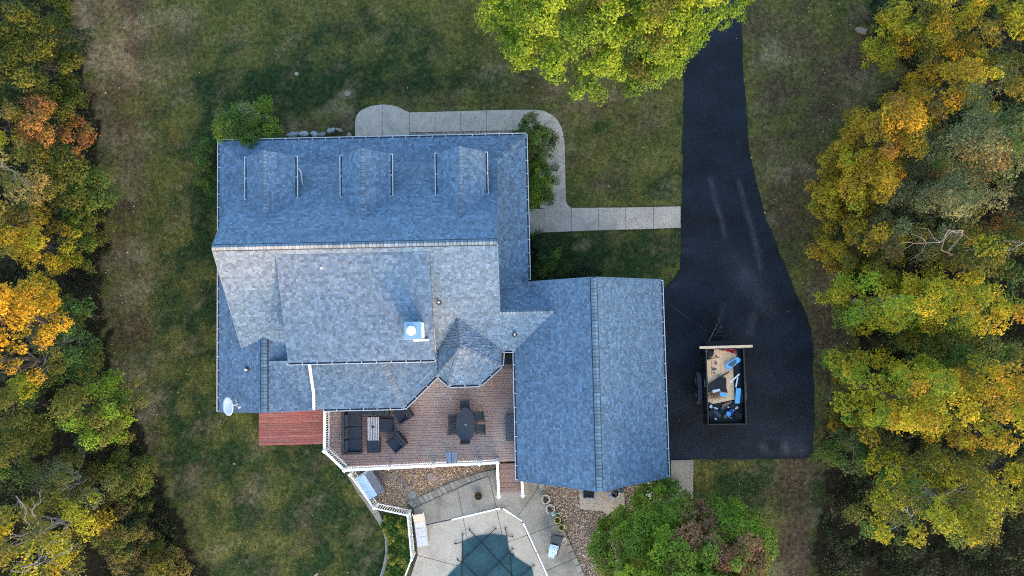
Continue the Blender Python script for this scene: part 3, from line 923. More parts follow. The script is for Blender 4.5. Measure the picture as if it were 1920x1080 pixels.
AP = (-2.70, -.82, 4.62); AR = (-2.86, .76, 4.62)
tv = [(-4.1, -2.3, EZ), (-3.46, -2.9, EZ), (-1.8, -2.88, EZ), (-.68, -1.9, EZ)]
TW = (-4.12, -.98, EZ + .06); TE = (-.60, -1.02, EZ + .1)
turret = [[tv[0], tv[1], AP], [tv[1], tv[2], AP], [tv[2], tv[3], AP], [TW, tv[0], AP], [tv[3], TE, AP], [TW, AP, AR], [TE, AP, AR]]
tur_roof = roof_part("turret_roof", turret, 3)
for i in range(0, 4):
    nn = [fnorm(turret[0]), fnorm(turret[1]), fnorm(turret[2])]
    na = [fnorm(turret[3]), nn[0], nn[1], nn[2]][i]; nb = [nn[0], nn[1], nn[2], fnorm(turret[4])][i]
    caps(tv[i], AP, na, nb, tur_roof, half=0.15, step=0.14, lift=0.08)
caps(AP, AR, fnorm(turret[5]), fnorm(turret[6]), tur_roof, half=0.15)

GX0, GX1, GY0, GY1, GR, GZ = .14, 8.22, -8.08, 2.56, 4.19, 6.20
gar_W = [(GX0, GY1, 3.17), (GX0, GY0, 3.17), (GR, GY0, GZ), (GR, GY1, GZ)]
gar_E = [(GX1, GY0, 3.17), (GX1, GY1, 3.17), (GR, GY1, GZ), (GR, GY0, GZ)]
gar_roof = roof_part("garage_roof", [gar_W, gar_E], 4)
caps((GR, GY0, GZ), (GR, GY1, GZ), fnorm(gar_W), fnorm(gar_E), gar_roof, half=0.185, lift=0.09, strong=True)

# broad low dormer on the back slope
DX0, DX1, DY0, DZ0, DY1, DZ1 = -11.6, -4.0, -1.43, 5.2, 3.97, 7.12
shed = [(DX0, DY0, DZ0), (DX1, DY0, DZ0), (DX1, DY1, DZ1), (DX0, DY1, DZ1)]
shed_roof = roof_part("shed_dormer", [shed], 5, 0.16)
gutter((DX0 - .02, DY0, DZ0), (DX1 + .02, DY0, DZ0), (0, -1, 0), shed_roof)
mb = MB()
for x in (DX0 + .18, DX1 - .18):
    mb.add([(x - .06, DY0 + .3, 3.4), (x - .06, DY0 + .3, DZ0 - .04), (x - .06, DY1 - .2, DZ1 - .2), (x - .06, DY1 - .2, zS(DY1 - .2) - .1),
            (x + .06, DY0 + .3, 3.4), (x + .06, DY0 + .3, DZ0 - .04), (x + .06, DY1 - .2, DZ1 - .2), (x + .06, DY1 - .2, zS(DY1 - .2) - .1)],
           [(0, 1, 2, 3), (7, 6, 5, 4), (0, 4, 5, 1), (1, 5, 6, 2), (2, 6, 7, 3), (3, 7, 4, 0)])
mb.box(((DX0 + DX1) / 2, DY0 + .36, 4.3), (DX1 - DX0 - .24, .12, 1.75))
mb.build("wall", "siding", shed_roof)
for k in range(4):
    x = DX0 + 1.2 + k * 1.75
    MB().box((x, DY0 + .27, 4.45), (.9, .06, .55)).build("window", "glass", shed_roof)

# three gabled dormers on the front slope
for i, dx in enumerate((-12.42, -7.44, -2.46)):
    ze, zr, yf, hw = 5.32, 6.32, 9.36, 1.26
    yb = RY + (RZ - zr) / PM; ye = RY + (RZ - ze) / PM
    fw = [(dx - hw, yf, ze), (dx - hw, ye, ze), (dx, yb, zr), (dx, yf + .06, zr)]
    fe = [(dx + hw, ye, ze), (dx + hw, yf, ze), (dx, yf + .06, zr), (dx, yb, zr)]
    d = roof_part("dormer", [fw, fe], 20 + i, 0.1)
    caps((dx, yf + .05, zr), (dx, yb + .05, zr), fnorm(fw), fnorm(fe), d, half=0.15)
    gutter((dx - hw, ye + .05, ze), (dx - hw, yf, ze), (-1, 0, 0), d, hang=.8)
    gutter((dx + hw, ye + .05, ze), (dx + hw, yf, ze), (1, 0, 0), d, hang=.8)
    mb = MB()
    y1 = yf - .3; w2 = hw - .2
    mb.add([(dx - w2, y1, 3.3), (dx + w2, y1, 3.3), (dx + w2, y1, ze + .02), (dx, y1, zr - .16), (dx - w2, y1, ze + .02),
            (dx - w2, y1 - .1, 3.3), (dx + w2, y1 - .1, 3.3), (dx + w2, y1 - .1, ze + .02), (dx, y1 - .1, zr - .16), (dx - w2, y1 - .1, ze + .02)],
           [(0, 1, 2, 3, 4), (9, 8, 7, 6, 5), (0, 5, 6, 1), (1, 6, 7, 2), (2, 7, 8, 3), (3, 8, 9, 4), (4, 9, 5, 0)])
    for s in (-1, 1):
        mb.add([(dx + s * w2, y1 - .1, 3.3), (dx + s * w2, y1 - .1, ze - .04), (dx + s * w2, ye + .1, ze - .04), (dx + s * (w2 - .1), y1 - .1, 3.3), (dx + s * (w2 - .1), y1 - .1, ze - .04), (dx + s * (w2 - .1), ye + .1, ze - .04)],
               [(0, 1, 2), (5, 4, 3), (0, 3, 4, 1), (1, 4, 5, 2), (2, 5, 3, 0)])
    mb.build("wall", "rake_blue", d)
    MB().box((dx, y1 + .02, 4.55), (1.0, .05, 1.0)).build("window", "glass", d)
    wf = MB()
    for a in (-.53, .53): wf.box((dx + a, y1 + .035, 4.55), (.07, .07, 1.14))
    for a in (-.53, .53): wf.box((dx, y1 + .035, 4.55 + a), (.99, .07, .07))
    wf.build("window_frame", "white_trim", d)
    if i == 0:
        MB().tube([(dx + hw + .10, 8.75, 5.1), (dx + hw + .17, 8.62, 4.95), (dx + hw + .20, 7.95, 4.72)], [.04, .055, .03], 6).build("downspout", "gutter_white", d)

# gutters and rakes
gutter((-16.05, 10.8, EZ), (1.0, 10.8, EZ), (0, 1, 0))
gutter((.96, 10.85, EZ), (.96, 2.75, EZ), (1, 0, 0))
gutter((-16.0, 10.85, EZ), (-16.0, SY, EZ), (-1, 0, 0))
gutter((-10.35, SY, EZ), (-5.95, SY, EZ), (0, -1, 0))
gutter((-5.95, SY - .03, EZ), (-4.1, -2.33, EZ), (.69, -.724, 0))
gutter((-4.1, -2.33, EZ), (-3.46, -2.93, EZ), (-.69, -.73, 0))
gutter((-3.46, -2.93, EZ), (-1.8, -2.91, EZ), (0, -1, 0))
gutter((-1.8, -2.91, EZ), (-.66, -1.93, EZ), (.66, -.75, 0))
gutter((-.62, -1.93, EZ), (-.56, -1.15, EZ), (1, 0, 0))
gutter((-.52, -1.1, EZ), (.1, -1.1, EZ), (0, -1, 0))
gutter((GX0, -1.1, 3.17), (GX0, GY0, 3.17), (-1, 0, 0))
gutter((GX1, GY0, 3.17), (GX1, GY1, 3.17), (1, 0, 0))
def rake(p, q, side):
    p, q, side = Vector(p), Vector(q), Vector(side)
    MB().bar(p + side * .025 + Vector((0, 0, -.07)), q + side * .025 + Vector((0, 0, -.07)), .05, .16).build("rake_trim", "rake_blue", house)
for x, s in ((XL, -1), (XR, 1)):
    rake((x, 9.3, zN(9.3)), (x, RY, RZ), (s, 0, 0)); rake((x, -1.0 if s > 0 else -.6, zS(-1.0 if s > 0 else -.6)), (x, RY, RZ), (s, 0, 0))
for y, s in ((GY0, -1), (GY1, 1)):
    if s < 0: rake((GX0, y, 3.17), (GR, y, GZ), (0, s, 0))
    else: rake((.7, y, 3.17 + .745 * .56), (GR, y, GZ), (0, s, 0))
    rake((GX1, y, 3.17), (GR, y, GZ), (0, s, 0))
rake((-16.0, SY, EZ), (WX, SY, WZ), (0, -1, 0)); rake((-10.75, SY, WZ - s_ * 2.52), (WX, SY, WZ), (0, -1, 0))
MB().tube([U(580, 682, 5.1) + (5.1,), U(581.5, 694, 4.6) + (4.6,), U(584, 712, 3.98) + (3.98,), U(588, 738, 3.72) + (3.72,), U(588.5, 767, 3.4) + (3.4,)], [.075] * 5, 8).build("downspout", "white_trim", house)

# walls below the eaves
mb = MB()
def wall(p, q, z0, z1, t=.2):
    mb.bar((p[0], p[1], (z0 + z1) / 2), (q[0], q[1], (z0 + z1) / 2), t, z1 - z0)
wall((-14.35, 9.0), (-.9, 9.0), 0, 3.4); wall((-14.35, -.6), (-14.35, 8.9), 0, 3.5); wall((-.9, 2.6), (-.9, 8.9), 0, 3.5)
wall((-15.6, -.6), (-15.6, -3.7), 0, 3.1); wall((-15.5, -3.7), (-10.8, -3.7), 0, 3.1); wall((-10.7, -3.7), (-6.1, -3.7), 0, 3.1)
wall((-6.1, -3.6), (-4.2, -1.9), 0, 3.1); wall((-3.9, -1.95), (-3.3, -2.5), 0, 3.1); wall((-3.25, -2.52), (-1.95, -2.5), 0, 3.1); wall((-1.85, -2.45), (-1.05, -1.7), 0, 3.1)
wall((-1.0, -1.6), (-1.0, -.8), 0, 3.1); wall((-.9, -.75), (.5, -.75), 0, 3.15)
wall((.55, -7.65), (.55, 2.1), 0, 3.25); wall((7.8, -7.65), (7.8, 2.1), 0, 3.25)
for y in (-7.75, 2.2):
    mb.add([(.5, y - .1, 0), (7.85, y - .1, 0), (7.85, y - .1, 3.3), (GR, y - .1, GZ - .2), (.5, y - .1, 3.3), (.5, y + .1, 0), (7.85, y + .1, 0), (7.85, y + .1, 3.3), (GR, y + .1, GZ - .2), (.5, y + .1, 3.3)],
           [(0, 1, 2, 3, 4), (9, 8, 7, 6, 5), (0, 5, 6, 1), (1, 6, 7, 2), (2, 7, 8, 3), (3, 8, 9, 4), (4, 9, 5, 0)])
for x in (-14.3, -.95):
    mb.add([(x - .1, 9.0, 3.45), (x - .1, -.6, 3.45), (x - .1, RY, RZ - .25), (x + .1, 9.0, 3.45), (x + .1, -.6, 3.45), (x + .1, RY, RZ - .25)], [(0, 1, 2), (5, 4, 3), (0, 3, 4, 1), (1, 4, 5, 2), (2, 5, 3, 0)])
mb.build("wall", "siding", house)
for y in (-5.6, -2.2):
    g = MB().box((7.92, y, 1.15), (.06, 2.7, 2.3)).build("garage_door", "white_trim", house)
    pn = MB()
    for zz in range(4):
        for yy in range(4): pn.box((7.955, y - 1.0 + yy * .66, .32 + zz * .56), (.02, .54, .42))
    pn.build("door_panels", "white_trim", g)
MB().box((-7.4, 9.13, 1.2), (1.0, .06, 2.1)).build("front_door", "red_board", house)
for x in (-12.5, -10.2, -5.0, -2.7):
    MB().box((x, 9.12, 1.75), (1.1, .05, 1.3)).build("window", "glass", house)
pp = MB()
for x in (-14.3, -11.0, -8.4, -6.4, -3.8, -1.2): pp.box((x, 10.35, 1.5), (.16, .16, 3.1))
pp.build("porch_posts", "white_trim", house)
MB().box((-7.6, 9.85, .12), (13.6, 1.5, .2)).build("porch_floor", "patio_outer", house)

# chimney and vents
cx0, cy0 = U(758, 604, 7.2); cx1, cy1 = U(790, 636, 7.2)
ccx, ccy, cw, chh = (cx0 + cx1) / 2, (cy0 + cy1) / 2, abs(cx1 - cx0), abs(cy1 - cy0)
zb = DZ0 + (DZ1 - DZ0) / (DY1 - DY0) * (ccy - DY0)
ch = MB().box((ccx, ccy, (zb - .4 + 7.12) / 2), (cw - .06, chh - .06, 7.12 - zb + .4)).build("chimney", "chimney_white", house)
MB().box((ccx, ccy, 7.15), (cw + .02, chh + .02, .07)).build("chimney_cap", "chimney_metal", ch, bevel=.015)
MB().lathe([(.17, 0), (.17, .12), (.23, .13), (.235, .2), (.16, .24), (.03, .26)], (ccx - .06, ccy, 7.18), 20).build("flue_cap", "chimney_white", ch, smooth=False)
MB().bar((ccx - .18, ccy - chh / 2 - .07, zb - .05), (ccx + cw / 2 + .2, ccy - chh / 2 - .07, zb - .05), .10, .1).build("flashing", "chimney_white", ch)
def vent(px, py, z, pale, kind):
    x, y = U(px, py, z)
    mb = MB().lathe([(.085, -.3), (.085, .0), (.055, .02), (.05, .16)], (x, y, z), 12)
    v = mb.build("vent_pipe", "pipe_black", house)
    MB().lathe([(.16, -.12), (.13, .0), (.09, .03)], (x, y + .01, z - .0), 12).build("boot", "pipe_black", v)
    MB().lathe([(.062, .10), (.062, .22), (.03, .225)], (x, y, z), 12).build("pipe_end", "pipe_pale", v)
vent(604, 503, 6.75, True, 0); vent(823, 567, zS(U(823, 567, 5.2)[1]) + .06, False, 0); vent(965, 627, zS(U(965, 627, 3.9)[1]) + .05, False, 0)
vent(463, 693, EZ + s_ * (16 + U(463, 693, 3.7)[0]) + .06, True, 0)

# satellite dish on the south-west corner
sx_, sy_ = P(428, 762, 4.0)
dish = thing("satellite_dish", "pale oval satellite dish on the lower left roof corner", "satellite dish", (*P(447, 757, 3.5), 3.5))
dl = Vector(dish.location)
mb = MB()
rings, nseg = 5, 24
Md = Matrix.Translation((sx_, sy_, 4.0)) @ Matrix.Rotation(R(-34), 4, 'Y') @ Matrix.Rotation(R(4), 4, 'X')
vs_ = [tuple(Md @ Vector((0, 0, -.06)))]
for k in range(1, rings + 1):
    t = k / rings
    for j in range(nseg):
        a = 2 * math.pi * j / nseg
        vs_.append(tuple(Md @ Vector((math.cos(a) * .44 * t, math.sin(a) * .50 * t, -.06 + .09 * t * t))))
fs_ = [(0, 1 + j, 1 + (j + 1) % nseg) for j in range(nseg)]
for k in range(rings - 1):
    for j in range(nseg):
        fs_.append((1 + k * nseg + j, 1 + (k + 1) * nseg + j, 1 + (k + 1) * nseg + (j + 1) % nseg, 1 + k * nseg + (j + 1) % nseg))
mb.add(vs_, fs_)
d_ = zrel(mb, dish).build("reflector", "dish_grey", dish, smooth=True)
so = d_.modifiers.new("thickness", 'SOLIDIFY'); so.thickness = .02
pm = P(440, 759, 3.9)
zrel(MB().tube([(dl.x, dl.y, 3.5), (dl.x, dl.y, 3.75), (pm[0], pm[1], 3.9), (sx_ + .05, sy_, 3.98)], .025, 6), dish).build("mast", "pipe_pale", dish)
fa = P(443, 764, 4.1)
zrel(MB().tube([(pm[0], pm[1], 3.9), (*P(449, 764, 4.0), 4.0)], .016, 5).box((*P(449, 764, 4.02), 4.02), (.09, .09, .16)), dish).build("feed_arm", "pipe_pale", dish)
zrel(MB().tube([(dl.x, dl.y, 3.62), (*P(441, 748, 3.75), 3.75), (dl.x - .02, dl.y + .3, EZ + .75)], .012, 5), dish).build("stay_rod", "pipe_pale", dish)

# ================================================================== DECKS
DK = 1.05
deck = thing("deck", "raised brown plank deck with white railing behind the house", "deck", (*P(800, 800), 0))
dk_poly = [U(617, 740, DK), U(618, 838, DK), U(655, 876, DK), U(931, 868, DK), U(975, 866, DK), (.5, -1.0), (-4, -.9), (-6, -1.5), (-6.5, -3.3), (-10.2, -3.5)]
ymin = min(p[1] for p in dk_poly); ymax = max(p[1] for p in dk_poly)
def h2w(x, y): return (x * math.cos(HA) - y * math.sin(HA), x * math.sin(HA) + y * math.cos(HA))
def row_interval(poly, ym):
    xs_ = []
    for i in range(len(poly)):
        (a1, b1), (a2, b2) = poly[i], poly[(i + 1) % len(poly)]
        if (b1 > ym) != (b2 > ym): xs_.append(a1 + (a2 - a1) * (ym - b1) / (b2 - b1))
    return (min(xs_), max(xs_)) if len(xs_) > 1 else None
bw = 0.142
y = ymin + .005
while y < ymax:
    iv = row_interval(dk_poly, min(y + bw / 2, ymax - .01)); ivb = row_interval(dk_poly, y + .01); ivt = row_interval(dk_poly, min(y + bw - .01, ymax - .005))
    if iv and ivb and ivt:
        cuts = [0]
        if iv[1] - iv[0] > 5: cuts += [random.uniform(.3, .7)]
        cuts += [1]
        for c0, c1 in zip(cuts[:-1], cuts[1:]):
            q = []
            for I, yy in ((ivb, y), (ivt, y + bw - .014)):
                a = I[0] + (I[1] - I[0]) * c0 if c0 == 0 else iv[0] + (iv[1] - iv[0]) * c0 + .003
                b = I[0] + (I[1] - I[0]) * c1 if c1 == 1 else iv[0] + (iv[1] - iv[0]) * c1 - .003
                q.append((a, b, yy))
            pl = [h2w(q[0][0], q[0][2]), h2w(q[0][1], q[0][2]), h2w(q[1][1], q[1][2]), h2w(q[1][0], q[1][2])]
            zrel(MB().prism(pl, DK - .035, DK + random.uniform(-.002, .002), ch=.004), deck).build("board", "deck_board", deck)
    y += bw
dkw = [h2w(*p) for p in dk_poly]
zrel(MB().prism(inset(dkw, .05), DK - .30, DK - .04), deck).build("joists", "under_wood", deck)
fas = MB()
for a, b in zip(dkw[:3], dkw[1:4]): fas.bar((*a, DK - .14), (*b, DK - .14), .03, .28)
zrel(fas, deck).build("fascia", "white_trim", deck)
lg = MB()
for i in (1, 2, 3): lg.box((dkw[i][0] * .99, dkw[i][1] * .98, .4), (.14, .14, .8))
zrel(lg, deck).build("support_post", "under_wood", deck)

def railing(root, pts, ztop, zbase, posts, name="railing", pw=.15, gap=.125, rw_=.14, base2=None, bal=.035):
    """pts: top-rail points in world x, y; rails and balusters as separate parts"""
    n = len(pts)
    zt = ztop if isinstance(ztop, (list, tuple)) else [ztop] * n
    zb_ = zbase if isinstance(zbase, (list, tuple)) else [zbase] * n
    for i in range(n - 1):
        a, b = Vector((*pts[i], 0)), Vector((*pts[i + 1], 0))
        L_ = (b - a).length; d = (b - a) / L_
        za, zc = Vector((0, 0, zt[i])), Vector((0, 0, zt[i + 1]))
        ba, bb = Vector((0, 0, zb_[i])), Vector((0, 0, zb_[i + 1]))
        zrel(MB().bar(a + za, b + zc, rw_, .05), root).build("top_rail", "white_trim", root)
        zrel(MB().bar(a + ba + Vector((0, 0, .1)), b + bb + Vector((0, 0, .1)), .05, .05), root).build("bottom_rail", "white_trim", root)
        k = int(L_ / gap)
        for j in range(1, k):
            t = j / k
            p = a + (b - a) * t
            lo = (ba + (bb - ba) * t).z + .12; hi = (za + (zc - za) * t).z - .02
            zrel(MB().bar((p.x, p.y, lo), (p.x, p.y, hi), bal, bal), root).build("baluster", "white_trim", root)
    for i in posts:
        p = pts[i]
        po = zrel(MB().box((p[0], p[1], (zb_[i] - .02 + zt[i] + .04) / 2), (pw, pw, zt[i] - zb_[i] + .06)), root).build("post", "white_trim", root)
        zrel(MB().lathe([(pw * .92, 0), (pw * .92, .025), (pw * .5, .06)], (p[0], p[1], zt[i] + .04), 4), root).build("post_cap", "white_trim", po)
rail_px = [(609, 767), (608, 846), (646, 882), (728.5, 877.5), (812, 873.5), (899, 869.5), (932.5, 867.5)]
railing(deck, PP(rail_px, DK + 1.0), DK + 1.0, DK, (1, 2, 3, 4, 5, 6))
# stairs down to the patio
st0, st1 = P(936, 868, DK), P(974, 867, DK)
nst_ = 7
for k in range(nst_):
    z = DK - .15 * (k + 1) + .02
    a0 = P(936, 868.5 + k * 8.9, max(z, .1)); b0 = P(975, 867.5 + k * 8.9, max(z, .1))
    a = Vector((*a0, z)); b = Vector((*b0, z))
    dn = Vector((b.y - a.y, -(b.x - a.x), 0)).normalized() * .285
    tr = [(a.x, a.y), (b.x, b.y), (b.x + dn.x, b.y + dn.y), (a.x + dn.x, a.y + dn.y)]
    zrel(MB().prism(tr, z - .045, z, ch=.008), deck).build("stair_tread", "stair_board", deck)
    rs = [(a.x, a.y), (b.x, b.y), (b.x + dn.x * .07, b.y + dn.y * .07), (a.x + dn.x * .07, a.y + dn.y * .07)]
    zrel(MB().prism(rs, z - .15, z + .1), deck).build("stair_riser", "under_wood", deck)
railing(deck, [P(932.5, 868, DK + 1.0), P(935, 931, 1.0)], [DK + 1.0, .98], [DK, .0], (1,), gap=.14)
railing(deck, [P(977, 868, DK + 1.0), P(980, 929, 1.0)], [DK + 1.0, .98], [DK, .0], (1,), gap=.14)

red = thing("red_platform", "weathered red painted plank platform left of the deck", "wooden platform", (*P(545, 800), 0))
rz_ = .55
rp = [U(485, 762, rz_), U(485, 835.5, rz_), U(608, 833, rz_), U(608, 760, rz_)]
y = rp[1][1] + .01; x0, x1 = rp[1][0], rp[2][0]
while y < -3.6:
    pl = [h2w(x0 + random.uniform(0, .015), y), h2w(x1, y), h2w(x1, y + .132), h2w(x0 + random.uniform(0, .015), y + .132)]
    zrel(MB().prism(pl, rz_ - .04, rz_ + random.uniform(-.003, .003), ch=.004), red).build("board", "red_board", red)
    y += .14
q = [h2w(x0 + .06, rp[1][1] + .06), h2w(x1 - .05, rp[1][1] + .06), h2w(x1 - .05, -3.62), h2w(x0 + .06, -3.62)]
zrel(MB().prism(q, .02, rz_ - .045), red).build("frame", "under_wood", red)

# ---- pool fence
fence = thing("white_fence", "white picket pool fence zigzagging from deck corner past the groundcover bed", "fence", (*P(735, 980), 0))
fp = [(656, 890), (701, 953), (764, 966.5), (771.5, 1049), (752, 1100)]
railing(fence, PP(fp, 1.25), 1.25, .05, (0, 1, 2, 3), gap=.13, pw=.11, rw_=.075)
gate = thing("white_fence", "short white slatted fence panel under the garage corner, beside gravel", "fence", (*P(1223, 912), 0))
railing(gate, [P(1223.5, 890, 1.2), P(1220, 935, 1.2)], 1.2, .05, (0, 1), gap=.13, pw=.10, rw_=.06)
# ================================================================== DECK FURNITURE
def at(px, py, z=DK):
    return (*P(px, py, z), DK)
sofa = thing("corner_sofa", "dark wicker L-shaped corner sofa with navy seat cushions along the deck railing", "sofa", at(642.5, 852, DK + .4), HA)
W1, L1, L2 = 1.06, 3.2, 2.62
MB().box((W1 / 2, L1 / 2, .19), (W1 - .02, L1 - .02, .26)).box((W1 + (L2 - W1) / 2, L1 - W1 / 2, .19), (L2 - W1, W1 - .02, .26)).build("base", "wicker", sofa, bevel=.02)
MB().box((.09, L1 / 2, .40), (.18, L1, .70)).build("backrest", "wicker", sofa, bevel=.03)
MB().box((L2 / 2 + .09, L1 - .09, .40), (L2 - .18, .18, .70)).build("backrest", "wicker", sofa, bevel=.03)
MB().box((W1 / 2 + .09, .08, .30), (W1 - .18, .16, .58)).build("armrest", "wicker", sofa, bevel=.03)
MB().box((L2 - .08, L1 - W1 / 2 - .09, .30), (.16, W1 - .18, .58)).build("armrest", "wicker", sofa, bevel=.03)
for k in range(3):
    MB().box((W1 / 2 + .14, .17 + .70 * (k + .5), .40), (W1 - .31, .69, .17)).build("seat_cushion", "cushion", sofa, bevel=.04)
    MB().box((.27, .17 + .70 * (k + .5), .60), (.16, .66, .36)).build("back_cushion", "cushion", sofa, bevel=.05)
MB().box((W1 / 2 + .14, 2.62, .40), (W1 - .31, .72, .17)).build("seat_cushion", "cushion", sofa, bevel=.04)
for k in range(2):
    MB().box((W1 + .02 + .69 * (k + .5), L1 - W1 / 2 - .10, .40), (.68, W1 - .24, .17)).build("seat_cushion", "cushion", sofa, bevel=.04)
    MB().box((W1 + .02 + .69 * (k + .5), L1 - .27, .60), (.66, .16, .36)).build("back_cushion", "cushion", sofa, bevel=.05)

ct = thing("coffee_table", "long coffee table with pale grey slatted top in front of the sofa", "coffee table", at(700, 804, DK + .42), HA)
for k in range(7):
    MB().box((-.285 + k * .095, 0, .43), (.062, 1.30, .025)).build("slat", "slat_grey", ct)
fr = MB()
for s in (-1, 1): fr.box((s * .31, 0, .38), (.04, 1.24, .07)); fr.box((0, s * .60, .38), (.58, .04, .07))
fr.build("frame", "wicker", ct)
for a in (-.3, .3):
    for b in (-.6, .6): MB().box((a, b, .19), (.05, .05, .37)).build("leg", "wicker", ct)
lan = thing("lantern", "small dark lantern standing on the slatted coffee table", "lantern", (*P(699, 801, DK + .5), DK + .443), .2)
MB().box((0, 0, .015), (.17, .11, .03)).box((0, 0, .13), (.12, .07, .03)).build("base", "plastic_black", lan)
MB().box((0, 0, .075), (.10, .06, .10)).build("glass_body", "glass", lan)
def ottoman(px, py, lb):
    o = thing("ottoman", lb, "ottoman", at(px, py, DK + .4), HA)
    MB().box((0, 0, .17), (.72, .72, .30)).build("base", "wicker", o, bevel=.02)
    MB().box((0, 0, .38), (.74, .74, .12)).build("cushion", "cushion", o, bevel=.035)
    return o
ottoman(725, 797.5, "square dark ottoman to the right of the slatted coffee table")
ottoman(700.5, 837, "square dark ottoman below the end of the slatted coffee table")
def armchair(px, py, rz, lb):
    o = thing("armchair", lb, "armchair", at(px, py, DK + .4), rz, "wicker armchairs on the deck")
    MB().box((0, 0, .18), (.84, .84, .26)).build("base", "wicker", o, bevel=.02)
    MB().box((0, .40, .40), (.90, .16, .70)).build("backrest", "wicker", o, bevel=.03)
    for s in (-1, 1): MB().box((s * .42, -.03, .31), (.09, .78, .56)).build("armrest", "wicker", o, bevel=.02)
    MB().box((0, -.06, .38), (.72, .74, .16)).build("seat_cushion", "cushion", o, bevel=.05)
    MB().box((0, .27, .60), (.70, .16, .38)).build("back_cushion", "cushion", o, bevel=.05)
    return o
armchair(754.5, 776, R(-58), "dark wicker armchair tucked partly under the eave")
armchair(743, 830, R(-50), "dark wicker armchair standing in the open beside both ottomans")
dt = thing("dining_table", "oval dark patio dining table with umbrella hole in its centre", "table", at(873, 796.5, DK + .72), HA)
MB().lathe([(.97, .69), (1.0, .70), (1.0, .725), (.985, .735), (.10, .735), (.10, .728), (.075, .728), (.075, .74), (.05, .74), (.05, .70), (.02, .69)], n=40, sx=.55, sy=.97).build("tabletop", "table_dark", dt)
for a in (-.33, .33):
    for b in (-.6, .6): MB().tube([(a, b, .0), (a * .9, b * .9, .69)], .03, 6).build("leg", "table_dark", dt)
MB().lathe([(.05, .735), (.05, .742), (.035, .742), (.035, .735)], n=14).build("umbrella_ring", "pipe_pale", dt)
def dchair(px, py, rz, lb):
    o = thing("dining_chair", lb, "chair", at(px, py, DK + .5), rz, "dark patio chairs round the oval table")
    MB().box((0, 0, .42), (.50, .50, .03)).build("seat", "chair_mesh", o, bevel=.012)
    b = MB().bar((0, .25, .44), (0, .34, .92), .50, .025)
    b.build("backrest", "chair_mesh", o)
    fr = MB()
    for s in (-1, 1):
        fr.tube([(s * .26, -.24, .02), (s * .26, -.25, .62), (s * .26, .29, .65)], .018, 6)
        fr.tube([(s * .26, .30, .02), (s * .26, .25, .45), (s * .26, .35, .95)], .018, 6)
    fr.tube([(-.26, .35, .95), (.26, .35, .95)], .018, 6)
    fr.build("frame", "wicker", o)
    return o
dchair(872, 759, HA + 0.0, "patio chair at the upper end of the oval table")
dchair(853.5, 786, HA + R(92), "patio chair on the left of the oval table, nearer the house")
dchair(852.5, 806, HA + R(86), "patio chair on the left of the oval table, nearer the railing")
dchair(897, 781, HA + R(-84), "patio chair on the right of the oval table, nearer the house, turned slightly")
dchair(899, 805, HA + R(-90), "patio chair on the right of the oval table, nearer the railing")
dchair(872.5, 818, HA + R(180), "patio chair pushed in at the lower end of the oval table")
sd_ = thing("side_table", "small blue-grey slatted side table by the white railing", "side table", at(847, 857, DK + .4), HA + R(1))
for k in range(8): MB().box((-.285 + k * .081, 0, .44), (.052, .62, .022)).build("slat", "slat_blue", sd_)
f_ = MB()
for s in (-1, 1): f_.box((0, s * .29, .405), (.6, .04, .045))
f_.box((0, 0, .40), (.05, .54, .035)); f_.build("frame", "resin_box", sd_)
for a in (-.27, .27):
    for b in (-.27, .27): MB().box((a, b, .2), (.04, .04, .40)).build("leg", "slat_blue", sd_)
db = thing("deck_box", "dark grey deck storage box half under the garage eave", "storage box", at(960, 803, DK + .6), HA)
MB().box((0, 0, .27), (.68, 1.46, .52)).build("body", "resin_box", db, bevel=.02)
for k in range(9): MB().box((0, -.66 + k * .166, .565), (.73, .158, .05)).build("lid_panel", "resin_box", db, bevel=.008)
gr = thing("grill", "black covered barbecue grill in the corner between house and garage", "grill", at(954.5, 676, DK + 1.0), HA)
MB().box((0, 0, .40), (.50, .80, .66)).build("cabinet", "plastic_black", gr, bevel=.02)
MB().add([(x, y, z) for x in (-.3, .3) for y, z in ((-.5, .72), (.5, .72), (.46, .98), (.2, 1.12), (-.2, 1.12), (-.46, .98))],
         [(5, 4, 3, 2, 1, 0), (6, 7, 8, 9, 10, 11), (0, 1, 7, 6), (1, 2, 8, 7), (2, 3, 9, 8), (3, 4, 10, 9), (4, 5, 11, 10), (5, 0, 6, 11)]).build("lid", "plastic_black", gr, bevel=.03)
MB().tube([(-.33, -.25, .9), (-.38, -.25, .9), (-.38, .25, .9), (-.33, .25, .9)], .012, 5).build("handle", "rim_grey", gr)

# ================================================================== POOL SIDE
sb = thing("storage_box", "pale blue lidded storage box on gravel against the white fence", "storage box", (*P(692.5, 909.5, .85), 0), R(-57))
# local x runs along the fence, y towards the gravel
MB().box((0, 0, .38), (1.50, .98, .72)).build("body", "lid_grey", sb, bevel=.03)
a_ = .78; b_ = .53
MB().add([(-a_, b_, .74), (a_, b_, .74), (a_ - .06, .12, 1.0), (-a_ + .16, .12, 1.0), (-a_, -b_, .80), (a_ - .1, -b_, .80),
          (-a_, b_, .70), (a_, b_, .70), (a_ - .1, -b_, .70), (-a_, -b_, .70)],
         [(3, 4, 5, 2), (9, 8, 5, 4), (8, 7, 1, 2, 5), (6, 9, 4, 3, 0), (6, 7, 8, 9)]).build("lid", "lid_blue", sb)
MB().add([(-a_, b_, .745), (a_, b_, .745), (a_ - .06, .125, 1.005), (-a_ + .16, .125, 1.005), (-a_, b_ + .02, .69), (a_, b_ + .02, .69)], [(0, 1, 2, 3), (4, 5, 1, 0)]).build("lid_front", "lid_grey", sb)
for x in (-.35, .35): MB().box((x, b_ + .02, .66), (.10, .03, .12)).build("latch", "plastic_black", sb)

